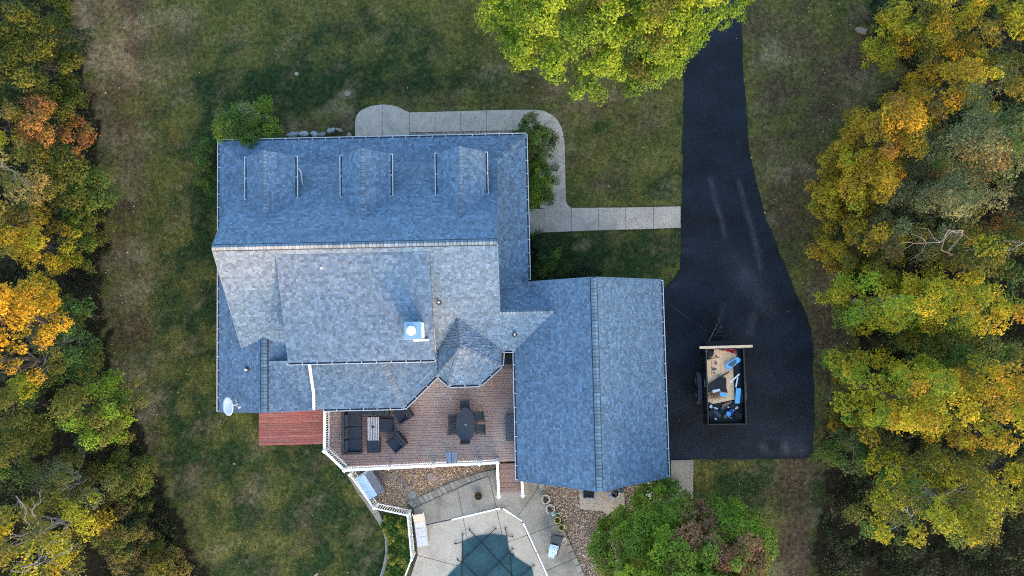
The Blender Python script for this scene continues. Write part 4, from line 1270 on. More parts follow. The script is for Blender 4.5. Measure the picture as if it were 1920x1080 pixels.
ln = thing("sun_lounger", "cream sun lounger on the patio beside the white fence", "sun lounger", (*P(789, 991, .3), .054), R(8))
for k, (m, y0, y1, z0, z1) in enumerate((("lounger_tan", .42, .92, .36, .62), ("lounger_white", .06, .41, .33, .36), ("lounger_white", -.42, .05, .33, .33), ("lounger_white", -.98, -.43, .33, .33))):
    MB().bar((0, y0, z0), (0, y1, z1), .60, .05).build("cushion", m, ln, bevel=.015)
fr = MB()
for s in (-1, 1):
    fr.bar((s * .31, -1.0, .28), (s * .31, .45, .28), .04, .06); fr.bar((s * .31, .45, .29), (s * .31, .96, .58), .04, .05)
fr.build("frame", "lounger_white", ln)
for a in (-.3, .3):
    for b in (-.85, .35): MB().box((a, b, .13), (.05, .06, .26)).build("leg", "lounger_white", ln)

def pot(name, lb, px, py, r, h, m_body, m_rim, z=.05, plant=True, group=None):
    o = thing(name, lb, "planter", (*P(px, py, h), z), random.uniform(0, 6), group)
    MB().lathe([(r * .72, 0), (r * .95, h * .8), (r * 1.0, h), (r * .80, h), (r * .76, h * .82)], n=24).build("pot", m_rim, o)
    MB().lathe([(r * .80, h * .74), (r * .4, h * .80), (.01, h * .79)], n=16).build("soil", "soil", o)
    if plant:
        r_ = np.random.default_rng(int(px))
        n = 90
        C = np.stack([r_.normal(0, r * .34, n), r_.normal(0, r * .34, n), h * .86 + r_.uniform(0, .09, n)], 1)
        leaves_obj("plant", C, r_.normal(0, .5, (n, 3)) + np.array([0, 0, 1.]), np.full(n, .07), np.tile((.05, .055, .025), (n, 1)) * r_.uniform(.5, 1.6, (n, 1)), o)
    return o

def leaves_arr(C, Nn, S, wid=.55, seed=0):
    r = np.random.default_rng(seed + len(C))
    n = Nn / (np.linalg.norm(Nn, axis=1, keepdims=True) + 1e-9)
    t = np.cross(n, r.normal(size=C.shape)); t /= np.linalg.norm(t, axis=1, keepdims=True) + 1e-9
    b = np.cross(n, t)
    S = S[:, None]
    V = np.stack([C - t * S * .55, C + b * S * wid * .55 - t * S * .05 + n * S * .10, C + t * S * .6 - n * S * .08, C - b * S * wid * .55 - t * S * .05 + n * S * .10], 1)
    return V
def leaves_obj(name, C, Nn, S, col, parent, m="leaf", wid=.55, kind=None):
    return np_mesh(name, leaves_arr(C, Nn, S, wid), 4, m, parent, kind, col)

pot("planter", "rusty round planter standing alone on the patio by the stair foot", 897, 930, .235, .30, "rust", "rust")
G_ = "flower pots in a row on the patio kerb"
pot("flower_pot", "large brown pot nearest the garage, first in the kerb row", 1023, 936, .27, .34, "pot_brown", "pot_rim", group=G_)
pot("flower_pot", "large dark brown pot second in the kerb row, above the watering can", 1031.5, 954, .27, .34, "pot_brown", "pot_rim", group=G_)
pot("flower_pot", "yellow rimmed pot just below the mint watering can", 1045, 975.5, .20, .26, "pot_yellow", "pot_yellow", group=G_)
pot("flower_pot", "yellow rimmed pot last in the kerb row, above the dark recliner", 1052.5, 989, .20, .26, "pot_yellow", "pot_yellow", group=G_)
pot("planter", "dark rusty bowl planter on gravel at the edge of the maple", 1115.5, 1011, .22, .28, "rust", "rust", z=.02)
pot("planter", "round tan pot beside the dark recliner on the patio", 1056.5, 1014, .20, .24, "pot_rim", "lounger_tan", plant=False)
wc = thing("watering_can", "mint green watering can lying between two flower pots", "watering can", (*P(1040, 964, .2), .05), R(12))
MB().lathe([(.10, 0), (.12, .02), (.11, .20), (.04, .23)], (-.06, 0, 0), 16).build("body", "mint", wc)
MB().tube([(.04, 0, .08), (.16, 0, .16), (.25, .01, .22)], [.03, .02, .018], 8).lathe([(.02, .21), (.05, .24)], (.255, .01, 0), 10).build("spout", "mint", wc)
MB().tube([(-.12, 0, .20), (-.20, 0, .19), (-.22, 0, .10), (-.17, 0, .04)], .014, 6).build("handle", "mint", wc)

rc = thing("recliner", "dark folding recliner chair with pale blue cloth at the patio kerb", "recliner", (*P(1041, 1020, .3), .05), R(-14))
MB().bar((0, .06, .38), (.0, .58, .62), .60, .04).build("backrest", "sling_navy", rc, bevel=.01)
MB().box((0, -.2, .34), (.46, .5, .03)).build("seat", "sling_navy", rc, bevel=.01)
f_ = MB()
for s in (-1, 1):
    f_.tube([(s * .30, -.7, .03), (s * .30, .1, .40), (s * .30, .62, .66)], .018, 6); f_.tube([(s * .28, .45, .03), (s * .28, -.3, .36)], .018, 6)
f_.tube([(-.3, .45, .03), (.3, .45, .03)], .016, 6)
f_.build("frame", "sling_navy", rc)
r_ = random.Random(5)
gx, gy = 9, 14
vs_ = []
for j in range(gy):
    for i in range(gx):
        t = j / (gy - 1)
        w = .26 * (1 - .55 * max(0, t - .35))
        vs_.append(((i / (gx - 1) - .5) * 2 * w - .06 + .02 * math.sin(j), -.02 - t * .78, .40 - .26 * max(0, t - .4) + .055 * abs(math.sin(i * 1.7 + j * .35)) + r_.uniform(-.012, .012)))
tw = MB().add(vs_, [(j * gx + i, j * gx + i + 1, (j + 1) * gx + i + 1, (j + 1) * gx + i) for j in range(gy - 1) for i in range(gx - 1)])
rcm = Matrix.Translation(rc.location) @ Matrix.Rotation(rc.rotation_euler.z, 4, 'Z')
towel = tw.build("cloth", "cloth_blue", None, loc=tuple(rc.location), rz=rc.rotation_euler.z)
tag(towel, "crumpled pale blue cloth draped over the dark recliner seat", "cloth")
towel.modifiers.new("thickness", 'SOLIDIFY').thickness = .012

# pool cover
pc = thing("pool_cover", "taut teal pool cover with dark straps anchored in the patio", "pool cover", (*P(925, 1060), 0))
cov = [(867, 1016), (888, 1005.7), (921, 1001.6), (951, 1004.7), (953, 1023), (956.5, 1037), (976, 1051), (997, 1064), (1004, 1095), (826, 1095), (847, 1072), (866.3, 1053.5), (866.6, 1035)]
import bmesh as _bm
cw_ = PP(cov, .08)
cme = fine_poly(cw_, .22, .085, .012)
zz = np.zeros(len(cme.vertices) * 3, np.float32); cme.vertices.foreach_get("co", zz); zz = zz.reshape(-1, 3)
zz[:, 2] += (.010 * fbm(zz[:, 0], zz[:, 1], 61, .6, 3) + .012 * np.maximum(0, fbm(zz[:, 0], zz[:, 1] * .5, 62, 2.2, 2)))
cme.vertices.foreach_set("co", (zz - np.array(pc.location, np.float32)).astype(np.float32).ravel()); cme.update()
link("cover", cme, "pool_cover", pc)
def strap(a, b, anchor0=False, anchor1=False):
    A, B = P(*a, .1), P(*b, .1)
    d = Vector(B) - Vector(A)
    nseg_ = max(2, int(d.length / .3))
    pts = []
    mb = MB()
    for k in range(nseg_):
        p0 = Vector(A) + d * (k / nseg_); p1 = Vector(A) + d * ((k + 1) / nseg_)
        mb.bar((p0.x, p0.y, .118), (p1.x, p1.y, .118), .038, .010)
    zrel(mb, pc).build("strap", "strap", pc)
    for flag, e, o in ((anchor0, A, B), (anchor1, B, A)):
        if flag:
            dd = (Vector(o) - Vector(e)).normalized()
            m_ = MB().tube([(e[0], e[1], .09), (e[0] + dd.x * .16, e[1] + dd.y * .16, .12)], [.024, .018], 6)
            sd2 = Vector((-dd.y, dd.x))
            m_.tube([(e[0], e[1], .10), (e[0] - dd.x * .06 + sd2.x * .10, e[1] - dd.y * .06 + sd2.y * .10, .085)], .014, 5)
            m_.lathe([(.035, .0), (.035, .04), (.01, .05)], (e[0], e[1], .054), 10)
            zrel(m_, pc).build("anchor", "rim_grey" if False else "strap", pc)
strap((880, 993.5), (975, 1095), True); strap((929, 991), (866, 1053), True); strap((866.5, 1053), (908, 1095)); strap((866.5, 1053), (866, 1095))
strap((867.5, 1002), (866.8, 1054), True); strap((854, 1020), (868, 1015.5), True); strap((947.5, 991), (951, 1005), True); strap((961, 1005.5), (950, 1004.5), True)
strap((961, 1029), (895, 1095), True); strap((956.5, 1037), (961, 1095)); strap((1000.5, 1060), (965, 1090), True); strap((857.5, 1050), (867, 1054), True); strap((963, 1040), (956, 1036), True)

# things under the garage gable
bn = thing("storage_bin", "open dark bin with a pale rim under the garage gable", "bin", (*P(1103.5, 923, .5), .045), HA)
MB().box((0, 0, .25), (.62, .60, .48)).build("body", "plastic_black", bn, bevel=.02)
rm = MB()
for s in (-1, 1): rm.box((s * .33, 0, .5), (.04, .70, .05)); rm.box((0, s * .33, .5), (.62, .04, .05))
rm.build("rim", "slat_blue", bn)
for s in (-.25, .25):
    MB().box((s, -.34, .30), (.05, .06, .5)).build("leg", "slat_blue", bn)
r_ = random.Random(12)
tp = thing("tarp_bundle", "crumpled grey tarp bundle lying under the garage gable", "tarp", (*P(1156, 925, .3), .045), 0)
for q in range(2):
    nn_, mm_ = 14, 8
    vs_ = []
    for i in range(mm_ + 1):
        ph = math.pi / 2 * i / mm_
        for j in range(nn_):
            a = 2 * math.pi * j / nn_
            rr = (1 + .28 * math.sin(3 * a + q) + r_.uniform(-.16, .16)) * math.cos(ph) * (.40 if q == 0 else .26)
            vs_.append((math.cos(a) * rr * 1.15 + q * .32 - .12, math.sin(a) * rr * .8 + q * .12, math.sin(ph) * (.34 + .08 * q) * (1 + r_.uniform(-.25, .2))))
    fs_ = [(i * nn_ + j, i * nn_ + (j + 1) % nn_, (i + 1) * nn_ + (j + 1) % nn_, (i + 1) * nn_ + j) for i in range(mm_) for j in range(nn_)]
    MB().add(vs_, fs_).build("fold", "tarp_grey", tp)
MB().lathe([(.17, .30), (.19, .36), (.15, .37), (.12, .30)], (-.1, -.02, 0), 14).build("rope_ring", "plastic_black", tp)

# ================================================================== TRAILER
tr = thing("utility_trailer", "black dump trailer parked on the driveway full of junk", "trailer", (*P(1361, 726, 0), 0), R(.9))
tcx, tcy = tr.location.x, tr.location.y
TW_, TL_ = 2.18, 4.28             # outer width, length of the bed
TZ0, TZ1 = .62, 1.55
# bed centre in local frame so that the rim lands where the photo shows it
rx_, ry_ = P(1361, 724.5, TZ1)
tr.location = (rx_, ry_, 0)
fl = MB().box((0, 0, TZ0), (TW_, TL_, .06)).build("bed_floor", "trailer_floor", tr)
for s in (-1, 1):
    w_ = MB().box((s * (TW_ / 2 - .02), 0, (TZ0 + TZ1) / 2), (.04, TL_, TZ1 - TZ0)).build("side_wall", "trailer_black", tr)
    MB().box((s * (TW_ / 2 - .02), 0, TZ1 + .02), (.055, TL_ + .04, .05)).build("top_edge", "trailer_edge", w_)
    st_ = MB()
    for k in range(6): st_.box((s * (TW_ / 2 + .025), -TL_ / 2 + .15 + k * (TL_ - .3) / 5, (TZ0 + TZ1) / 2), (.05, .06, TZ1 - TZ0 - .02))
    st_.build("wall_ribs", "trailer_black", w_)
w_ = MB().box((0, -TL_ / 2 + .02, (TZ0 + TZ1) / 2), (TW_ - .06, .04, TZ1 - TZ0)).build("tailgate", "trailer_black", tr)
MB().box((0, -TL_ / 2 + .02, TZ1 + .02), (TW_ - .05, .05, .05)).build("top_edge", "trailer_edge", w_)
w_ = MB().box((0, TL_ / 2 - .02, (TZ0 + TZ1) / 2), (TW_ - .06, .04, TZ1 - TZ0)).build("front_wall", "trailer_black", tr)
MB().box((0, TL_ / 2 - .02, TZ1 + .02), (TW_ - .05, .055, .05)).build("top_edge", "trailer_edge", w_)
MB().box((0, TL_ / 2 + .22, 1.0), (TW_ * .9, .36, .55)).build("tool_box", "trailer_black", tr, bevel=.02)
ch_ = MB()
for s in (-1, 1): ch_.bar((s * .7, -TL_ / 2, .52), (s * .7, TL_ / 2 + .3, .52), .08, .12)
for k in range(6): ch_.box((0, -TL_ / 2 + .1 + k * .8, .54), (1.4, .06, .08))
ch_.build("chassis", "trailer_black", tr)
ht = MB()
hy_ = TL_ / 2 + 1.48
ht.bar((-.72, TL_ / 2 + .2, .55), (-.06, hy_, .52), .09, .11).bar((.72, TL_ / 2 + .2, .55), (.06, hy_, .52), .09, .11)
ht.bar((-.42, TL_ / 2 + .72, .545), (.42, TL_ / 2 + .72, .545), .07, .09)
ht.build("hitch_frame", "trailer_black", tr)
MB().box((0, hy_ + .1, .55), (.11, .34, .10)).lathe([(.05, .58), (.05, .64)], (0, hy_ + .2, 0), 12).build("coupler", "trailer_edge", tr)
MB().tube([(.0, hy_ - .25, .15), (0, hy_ - .25, .95)], .04, 8).box((0, hy_ - .25, .98), (.16, .10, .06)).box((0, hy_ - .25, .13), (.22, .22, .02)).build("jack", "trailer_edge", tr)
MB().add([(-.24, hy_ - .62, .60), (.24, hy_ - .62, .60), (.03, hy_ - .16, .60), (-.03, hy_ - .16, .60), (-.24, hy_ - .62, .64), (.24, hy_ - .62, .64), (.03, hy_ - .16, .64), (-.03, hy_ - .16, .64)],
         [(4, 5, 6, 7), (3, 2, 1, 0), (0, 1, 5, 4), (1, 2, 6, 5), (2, 3, 7, 6), (3, 0, 4, 7)]).build("hitch_plate", "trailer_black", tr)
ch2 = MB()
for k in range(14):
    t = k / 13
    ch2.lathe([(.018, 0), (.028, .012), (.018, .024)], (-.62 + .5 * t, TL_ / 2 + .42 + t * .95, .62), 6)
ch2.build("chain", "rim_grey", tr)
for s in (-1, 1):
    for k, yy in enumerate((.40, -.46)):
        t_ = MB()
        Mx = Matrix.Translation((s * (TW_ / 2 + .20), -.15 + yy, .36)) @ Matrix.Rotation(R(90), 4, 'Y')
        pr = [(.20, -.11), (.34, -.11), (.37, -.07), (.37, .07), (.34, .11), (.20, .11)]
        t_.lathe(pr, n=24); t_.v = [tuple(Mx @ Vector(v)) for v in t_.v]
        wh = t_.build("wheel", "tyre", tr)
        h_ = MB().lathe([(.05, -.12), (.19, -.10), (.20, .10), (.05, .12)], n=16); h_.v = [tuple(Mx @ Vector(v)) for v in h_.v]
        h_.build("rim", "rim_grey", wh)
    f_ = MB()
    arc = [(-.15 + .92 * math.cos(a), .50 + .36 * math.sin(a)) for a in [math.pi * k / 10 for k in range(11)]]
    for (y0, z0), (y1, z1) in zip(arc[:-1], arc[1:]):
        x0, x1 = s * (TW_ / 2 + .06), s * (TW_ / 2 + .31)
        f_.add([(x0, y0, z0), (x1, y0, z0), (x1, y1, z1), (x0, y1, z1), (x0, y0, z0 - .015), (x1, y0, z0 - .015), (x1, y1, z1 - .015), (x0, y1, z1 - .015)],
               [(0, 1, 2, 3), (7, 6, 5, 4), (0, 4, 5, 1), (1, 5, 6, 2), (2, 6, 7, 3), (3, 7, 4, 0)])
    f_.build("fender", "fender_blue", tr)
MB().box((-TW_ / 2 - .03, .2, 1.3), (.03, .5, .1)).build("side_bracket", "rim_grey", tr)
for s in (-1, 1): MB().box((s * .8, -TL_ / 2 - .03, .7), (.22, .03, .1)).build("tail_light", "red_bag", tr)

# the load: every piece lies in the bed on what is below it
def piece(name, lb, cat, poly, z, th, m, tilt=0, bevel=0, wob=0, sd=0):
    pts = PP(poly, z)
    cx = sum(p[0] for p in pts) / len(pts); cy = sum(p[1] for p in pts) / len(pts)
    r = random.Random(sd)
    q = [(x - cx, y - cy) for x, y in pts]
    mb = MB().prism(q, 0, th)
    if tilt: mb.v = [(x, y, zz + tilt * y) for x, y, zz in mb.v]
    if wob: mb.v = [(x, y, zz + r.uniform(-wob, wob)) for x, y, zz in mb.v]
    o = mb.build(name, m, None, bevel=bevel, loc=(cx, cy, z))
    return tag(o, lb, cat)
def zpx(x, y): return (1260 + x / 4.911, 590 + y / 4.911)
def Z(*pts): return [zpx(*p) for p in pts]
piece("debris", "layer of dark scrap boards under the plywood in the trailer", "scrap", Z((310, 320), (655, 320), (665, 830), (330, 830)), 1.0, .12, "plastic_black", wob=.03)
piece("plywood_sheet", "plywood sheet tilted at the top end of the trailer under the lumber", "plywood", Z((385, 318), (420, 320), (595, 362), (585, 425), (500, 470), (360, 400)), 1.20, .02, "plywood", tilt=.06)
piece("plywood_sheet", "largest plywood sheet in the middle of the trailer with dark marks", "plywood", Z((318, 410), (450, 392), (560, 440), (575, 780), (380, 820), (328, 800)), 1.16, .02, "plywood", tilt=-.02)
piece("plywood_sheet", "narrow plywood panel along the left trailer wall", "plywood", Z((318, 420), (365, 408), (360, 600), (330, 640)), 1.215, .02, "plywood")
piece("plywood_sheet", "small plywood offcut lying on the large sheet with knots", "plywood", Z((366, 405), (448, 398), (440, 545), (372, 560)), 1.23, .018, "plywood")
piece("foam_board", "bright blue triangular foam board at the upper right of the load", "foam board", Z((488, 455), (600, 388), (632, 410), (628, 430), (520, 510), (500, 505)), 1.32, .04, "foam_blue", tilt=.05)
piece("plastic_panel", "small grey panel lying on the blue foam triangle", "panel", Z((515, 465), (588, 415), (592, 440), (560, 478)), 1.385, .012, "plastic_grey", tilt=.05)
piece("black_sheet", "creased black plastic sheet across the middle of the plywood", "plastic sheet", Z((335, 640), (440, 565), (500, 585), (498, 670), (512, 720), (440, 700), (380, 690), (335, 720)), 1.26, .05, "plastic_black", wob=.035, sd=4)
piece("metal_strip", "thin dark metal strip sticking out above the black plastic sheet", "metal strip", Z((420, 575), (520, 522), (528, 532), (430, 590)), 1.345, .02, "pipe_black")
piece("foam_board", "small pale blue foam scrap left of the straw heap", "foam board", Z((370, 695), (435, 682), (445, 700), (375, 722)), 1.33, .03, "cloth_blue")
piece("foam_board", "blue foam scrap right of the straw heap on the plywood", "foam board", Z((440, 720), (462, 712), (512, 735), (495, 762), (440, 745)), 1.32, .03, "foam_blue")
r_ = np.random.default_rng(9)
hx_, hy2 = P(*zpx(395, 740), 1.25)
n = 420
C = np.stack([r_.normal(0, .20, n), r_.normal(0, .12, n), np.abs(r_.normal(0, .05, n)) + .01], 1)
V = leaves_arr(C, r_.normal(0, .5, (n, 3)) + np.array([0, 0, 1.]), np.full(n, .12), .15)
so_ = np_mesh("straw_heap", V, 4, "litter", None, None, np.tile((.24, .15, .09), (n, 1)) * r_.uniform(.4, 1.4, (n, 1)))
so_.location = (hx_, hy2, 1.2); tag(so_, "heap of brown straw and twigs on the plywood", "straw")
piece("foam_strip", "tall bright blue foam plank against the right trailer wall", "foam board", Z((588, 678), (632, 676), (618, 815), (576, 815)), 1.30, .09, "foam_blue")
piece("metal_strip", "long pale blue plastic strip leaning diagonally at the right wall", "plastic strip", Z((528, 620), (616, 540), (624, 552), (534, 632)), 1.36, .03, "foam_pale")
piece("metal_strip", "short pale blue plastic strip below the diagonal one", "plastic strip", Z((580, 665), (600, 575), (610, 578), (592, 672)), 1.30, .03, "foam_pale")
piece("red_bag", "crumpled red bag at the top end of the trailer", "bag", Z((460, 318), (525, 305), (590, 325), (592, 352), (540, 345), (480, 335)), 1.25, .14, "red_bag", wob=.05, sd=3, bevel=.03)
piece("black_bag", "black garbage bag in the top left trailer corner", "bag", Z((325, 325), (382, 330), (365, 385), (335, 400), (315, 390)), 1.15, .22, "plastic_black", wob=.06, sd=6, bevel=.04)
piece("plastic_panel", "pale blue panel wedged beside the black garbage bag", "panel", Z((300, 322), (326, 322), (318, 395), (308, 395)), 1.22, .03, "foam_pale")
piece("foam_board", "dark blue-grey panel standing by the right trailer wall", "panel", Z((628, 690), (662, 690), (664, 800), (630, 810)), 1.1, .06, "plastic_grey")
rj = random.Random(31)
JUNK = [((352, 842), 30, 34, "foam_pale", "white"), ((470, 855), 50, 30, "plastic_grey", "grey"), ((400, 860), 40, 14, "foam_pale", "thin pale"), ((545, 890), 44, 50, "plastic_blue", "dark blue"), ((590, 856), 30, 18, "foam_pale", "small white"),
        ((515, 912), 40, 44, "foam_blue", "bright blue"), ((415, 912), 100, 30, "plastic_grey", "long grey"), ((400, 958), 26, 16, "cloth_blue", "tiny pale blue"), ((490, 940), 34, 34, "straw", "brown"), ((560, 835), 60, 40, "plastic_black", "black"),
        ((350, 905), 50, 60, "plastic_black", "black crumpled"), ((610, 930), 70, 60, "trailer_floor", "dark brown"), ((530, 945), 30, 20, "foam_blue", "small blue"), ((450, 890), 40, 24, "plastic_black", "small black"), ((500, 820), 90, 26, "straw", "long brown"), ((560, 880), 18, 16, "foam_pale", "tiny white"), ((515, 850), 16, 16, "foam_pale", "square white")]
for i, ((jx, jy), w, h, m, cl) in enumerate(JUNK):
    a = rj.uniform(-.7, .7); ca, sa = math.cos(a), math.sin(a)
    k = rj.choice((4, 5, 6))
    poly = []
    for j in range(k):
        t = 2 * math.pi * (j + rj.uniform(-.2, .2)) / k + .6
        x, y = math.cos(t) * w * .6, math.sin(t) * h * .6
        poly.append(zpx(jx + x * ca - y * sa, jy + x * sa + y * ca))
    near = "tailgate" if jy > 900 else "lower plywood edge"
    piece("debris_piece", f"{cl} scrap by the {near} in the trailer, {['left','centre','right'][0 if jx < 430 else 1 if jx < 530 else 2]} of the heap", "debris", poly, .98 + rj.uniform(0, .10), .05 + rj.uniform(0, .08), m, wob=.02, sd=i)
piece("debris", "dark trash layer filling the tailgate end of the trailer", "trash", Z((332, 830), (665, 830), (668, 980), (335, 985)), .66, .32, "plastic_black", wob=.06, sd=77)
la, lb_ = P(1312, 651.8, TZ1 + .12), P(1411, 649, TZ1 + .12)
o = MB().bar((la[0] - rx_, la[1] - ry_, 0), (lb_[0] - rx_, lb_[1] - ry_, 0), .14, .09).build("lumber_beam", "lumber", None, loc=(rx_, ry_, TZ1 + .10))
tag(o, "pale lumber beam lying across the front rim of the trailer", "beam")
for i, (x, y, w, h, m) in enumerate(((408, 383, 22, 12, "rust"), (403, 447, 20, 30, "straw"), (388, 503, 40, 20, "plastic_grey"), (392, 538, 20, 10, "rust"))):
    piece("debris_piece", ["rusty hinge on the upper plywood", "brown knot of rag on the plywood offcut", "grey scrap of netting on the plywood", "small rusty bracket on the plywood above the black sheet"][i], "debris",
          [zpx(x + math.cos(t) * w * .6, y + math.sin(t) * h * .6) for t in (0.3, 1.4, 2.5, 3.6, 4.7, 5.6)], 1.262, .02, m)
cb = MB().tube([(*P(1245, 562), .045), (*P(1280, 590), .045), (*P(1310, 610), .045), (*P(1330, 624), .05), (*P(1341, 628), .35)], .010, 5)
tag(cb.build("cable", "cable", None), "thin cable running from the garage to the trailer hitch", "cable")
# ================================================================== PLANTS
PAL = {
    "lime": [(.19, .285, .016), (.24, .32, .02), (.135, .225, .018), (.075, .14, .016), (.20, .27, .025)],
    "gold": [(.37, .245, .012), (.42, .275, .016), (.29, .205, .014), (.18, .15, .014), (.36, .20, .018)],
    "sage": [(.13, .155, .062), (.16, .175, .075), (.105, .13, .052), (.185, .165, .065), (.13, .17, .07)],
    "olive": [(.14, .135, .02), (.18, .16, .022), (.095, .105, .018), (.115, .125, .025)],
    "yellowgreen": [(.36, .31, .014), (.28, .28, .014), (.42, .33, .02), (.18, .20, .014)],
    "green": [(.055, .11, .022), (.075, .14, .028), (.042, .08, .018), (.10, .155, .025)],
    "deep": [(.022, .045, .018), (.03, .055, .02), (.018, .035, .015)],
    "rust": [(.27, .11, .035), (.33, .16, .04), (.20, .14, .03), (.22, .08, .04), (.28, .20, .04)],
    "brown": [(.15, .105, .035), (.19, .135, .04), (.11, .085, .035), (.21, .15, .03)],
    "orange": [(.46, .27, .012), (.52, .31, .018), (.40, .225, .014)],
    "maple": [(.105, .19, .018), (.135, .225, .02), (.185, .245, .02), (.075, .15, .024), (.145, .21, .03)],
    "maple_light": [(.15, .245, .018), (.19, .28, .02), (.20, .26, .02), (.10, .19, .02)],
    "purple": [(.23, .105, .065), (.28, .13, .08), (.18, .115, .055), (.13, .15, .03)],
    "cedar": [(.055, .078, .010), (.08, .102, .012), (.035, .055, .010), (.105, .118, .014)],
    "tan": [(.28, .22, .07), (.23, .19, .06), (.33, .24, .06)],
}
def crown_arrays(cx, cy, rx, ry, zlow, ztop, pals, seed, leaf=.17, dens=1.0, clump=.62, fill=True, flat=.6, droop=0.0, gap=0.0, spots=(), wob=1.0):
    r = np.random.default_rng(seed)
    ncl = int(max(7, math.pi * rx * ry / (clump * clump * 1.25) * 1.55 * dens))
    ph = r.uniform(0, 6.28, 4); am = r.uniform(.05, .14, 4) * wob
    cen, rad = [], []
    for i in range(ncl):
        a = r.uniform(0, 2 * math.pi); q = math.sqrt(r.uniform(0, 1))
        if r.random() < .25: q = r.uniform(.85, 1.0)
        m = 1 + sum(am[k] * math.sin((k + 2) * a + ph[k]) for k in range(4))
        x, y = cx + rx * q * m * math.cos(a), cy + ry * q * m * math.sin(a)
        dome = math.sqrt(max(0, 1 - q * q))
        z = zlow + (ztop - zlow) * (.12 + .88 * dome * r.uniform(.70, 1.02)) - droop * q
        if gap and fbm(np.array([x]), np.array([y]), seed + 5, .22, 2)[0] < -1 + gap * 1.2: continue
        cen.append((x, y, z)); rad.append(clump * r.uniform(.65, 1.3) * (1.0 if q < .8 else .8))
        if fill and q < .85 and r.random() < .5:
            cen.append((x + r.normal(0, .4), y + r.normal(0, .4), zlow + (z - zlow) * r.uniform(.2, .7))); rad.append(clump * 1.1)
    cen = np.array(cen); rad = np.array(rad)
    names = [p for p, w in pals]; ws = np.array([w for p, w in pals], float); ws /= ws.sum()
    Cs, Ns, Ss, Ks = [], [], [], []
    # neighbouring clumps share a tone
    field = fbm(cen[:, 0], cen[:, 1], seed + 9, .28, 2) * .5 + .5 + r.normal(0, .16, len(cen))
    order = np.argsort(np.argsort(field)) / max(1, len(cen) - 1)
    cum = np.cumsum(ws)
    for (c, R_, f_) in zip(cen, rad, order):
        nl = int(150 * dens ** .5 * (R_ / .62) ** 2 * (.17 / leaf) ** 2 * .95)
        d = r.normal(size=(nl, 3)); d /= np.linalg.norm(d, axis=1, keepdims=True)
        rr = r.uniform(.35, 1.0, nl) ** .6
        lump = 1 + .35 * np.sin(d[:, 0] * 5 + c[0] * 3) * np.sin(d[:, 1] * 5 + c[1] * 3)
        p = c + d * (rr * R_ * lump)[:, None] * np.array([1, 1, flat])
        out = np.array([c[0] - cx, c[1] - cy, 0]) / max(rx, ry)
        nn = d * .55 + r.normal(0, .45, (nl, 3)) + np.array([0, 0, .75]) + out * .3
        pal = PAL[names[int(np.searchsorted(cum, min(f_, .999)))]]
        for sx, sy, sr, sp in spots:
            if math.hypot(c[0] - sx, c[1] - sy) < sr * r.uniform(.6, 1.2): pal = PAL[sp]
        base = np.array(pal[r.integers(len(pal))])
        alt = np.array(pal)[r.integers(0, len(pal), nl)]
        k = base * .6 + alt * .4
        k = k * r.uniform(.72, 1.3, (nl, 1)) * r.uniform(.85, 1.15)
        Cs.append(p); Ns.append(nn); Ss.append(leaf * r.uniform(.65, 1.3, nl)); Ks.append(k)
    return cen, np.concatenate(Cs), np.concatenate(Ns), np.concatenate(Ss), np.concatenate(Ks)

def limb(mb, a, b, r0, r1, r, kink=.12, n=4):
    a, b = Vector(a), Vector(b)
    L_ = (b - a).length
    pts = [a + (b - a) * (k / n) + (Vector((r.uniform(-1, 1), r.uniform(-1, 1), r.uniform(-.4, .8))) * kink * L_ * (1 if 0 < k < n else 0)) for k in range(n + 1)]
    mb.tube(pts, [r0 + (r1 - r0) * k / n for k in range(n + 1)], 6)
    return pts

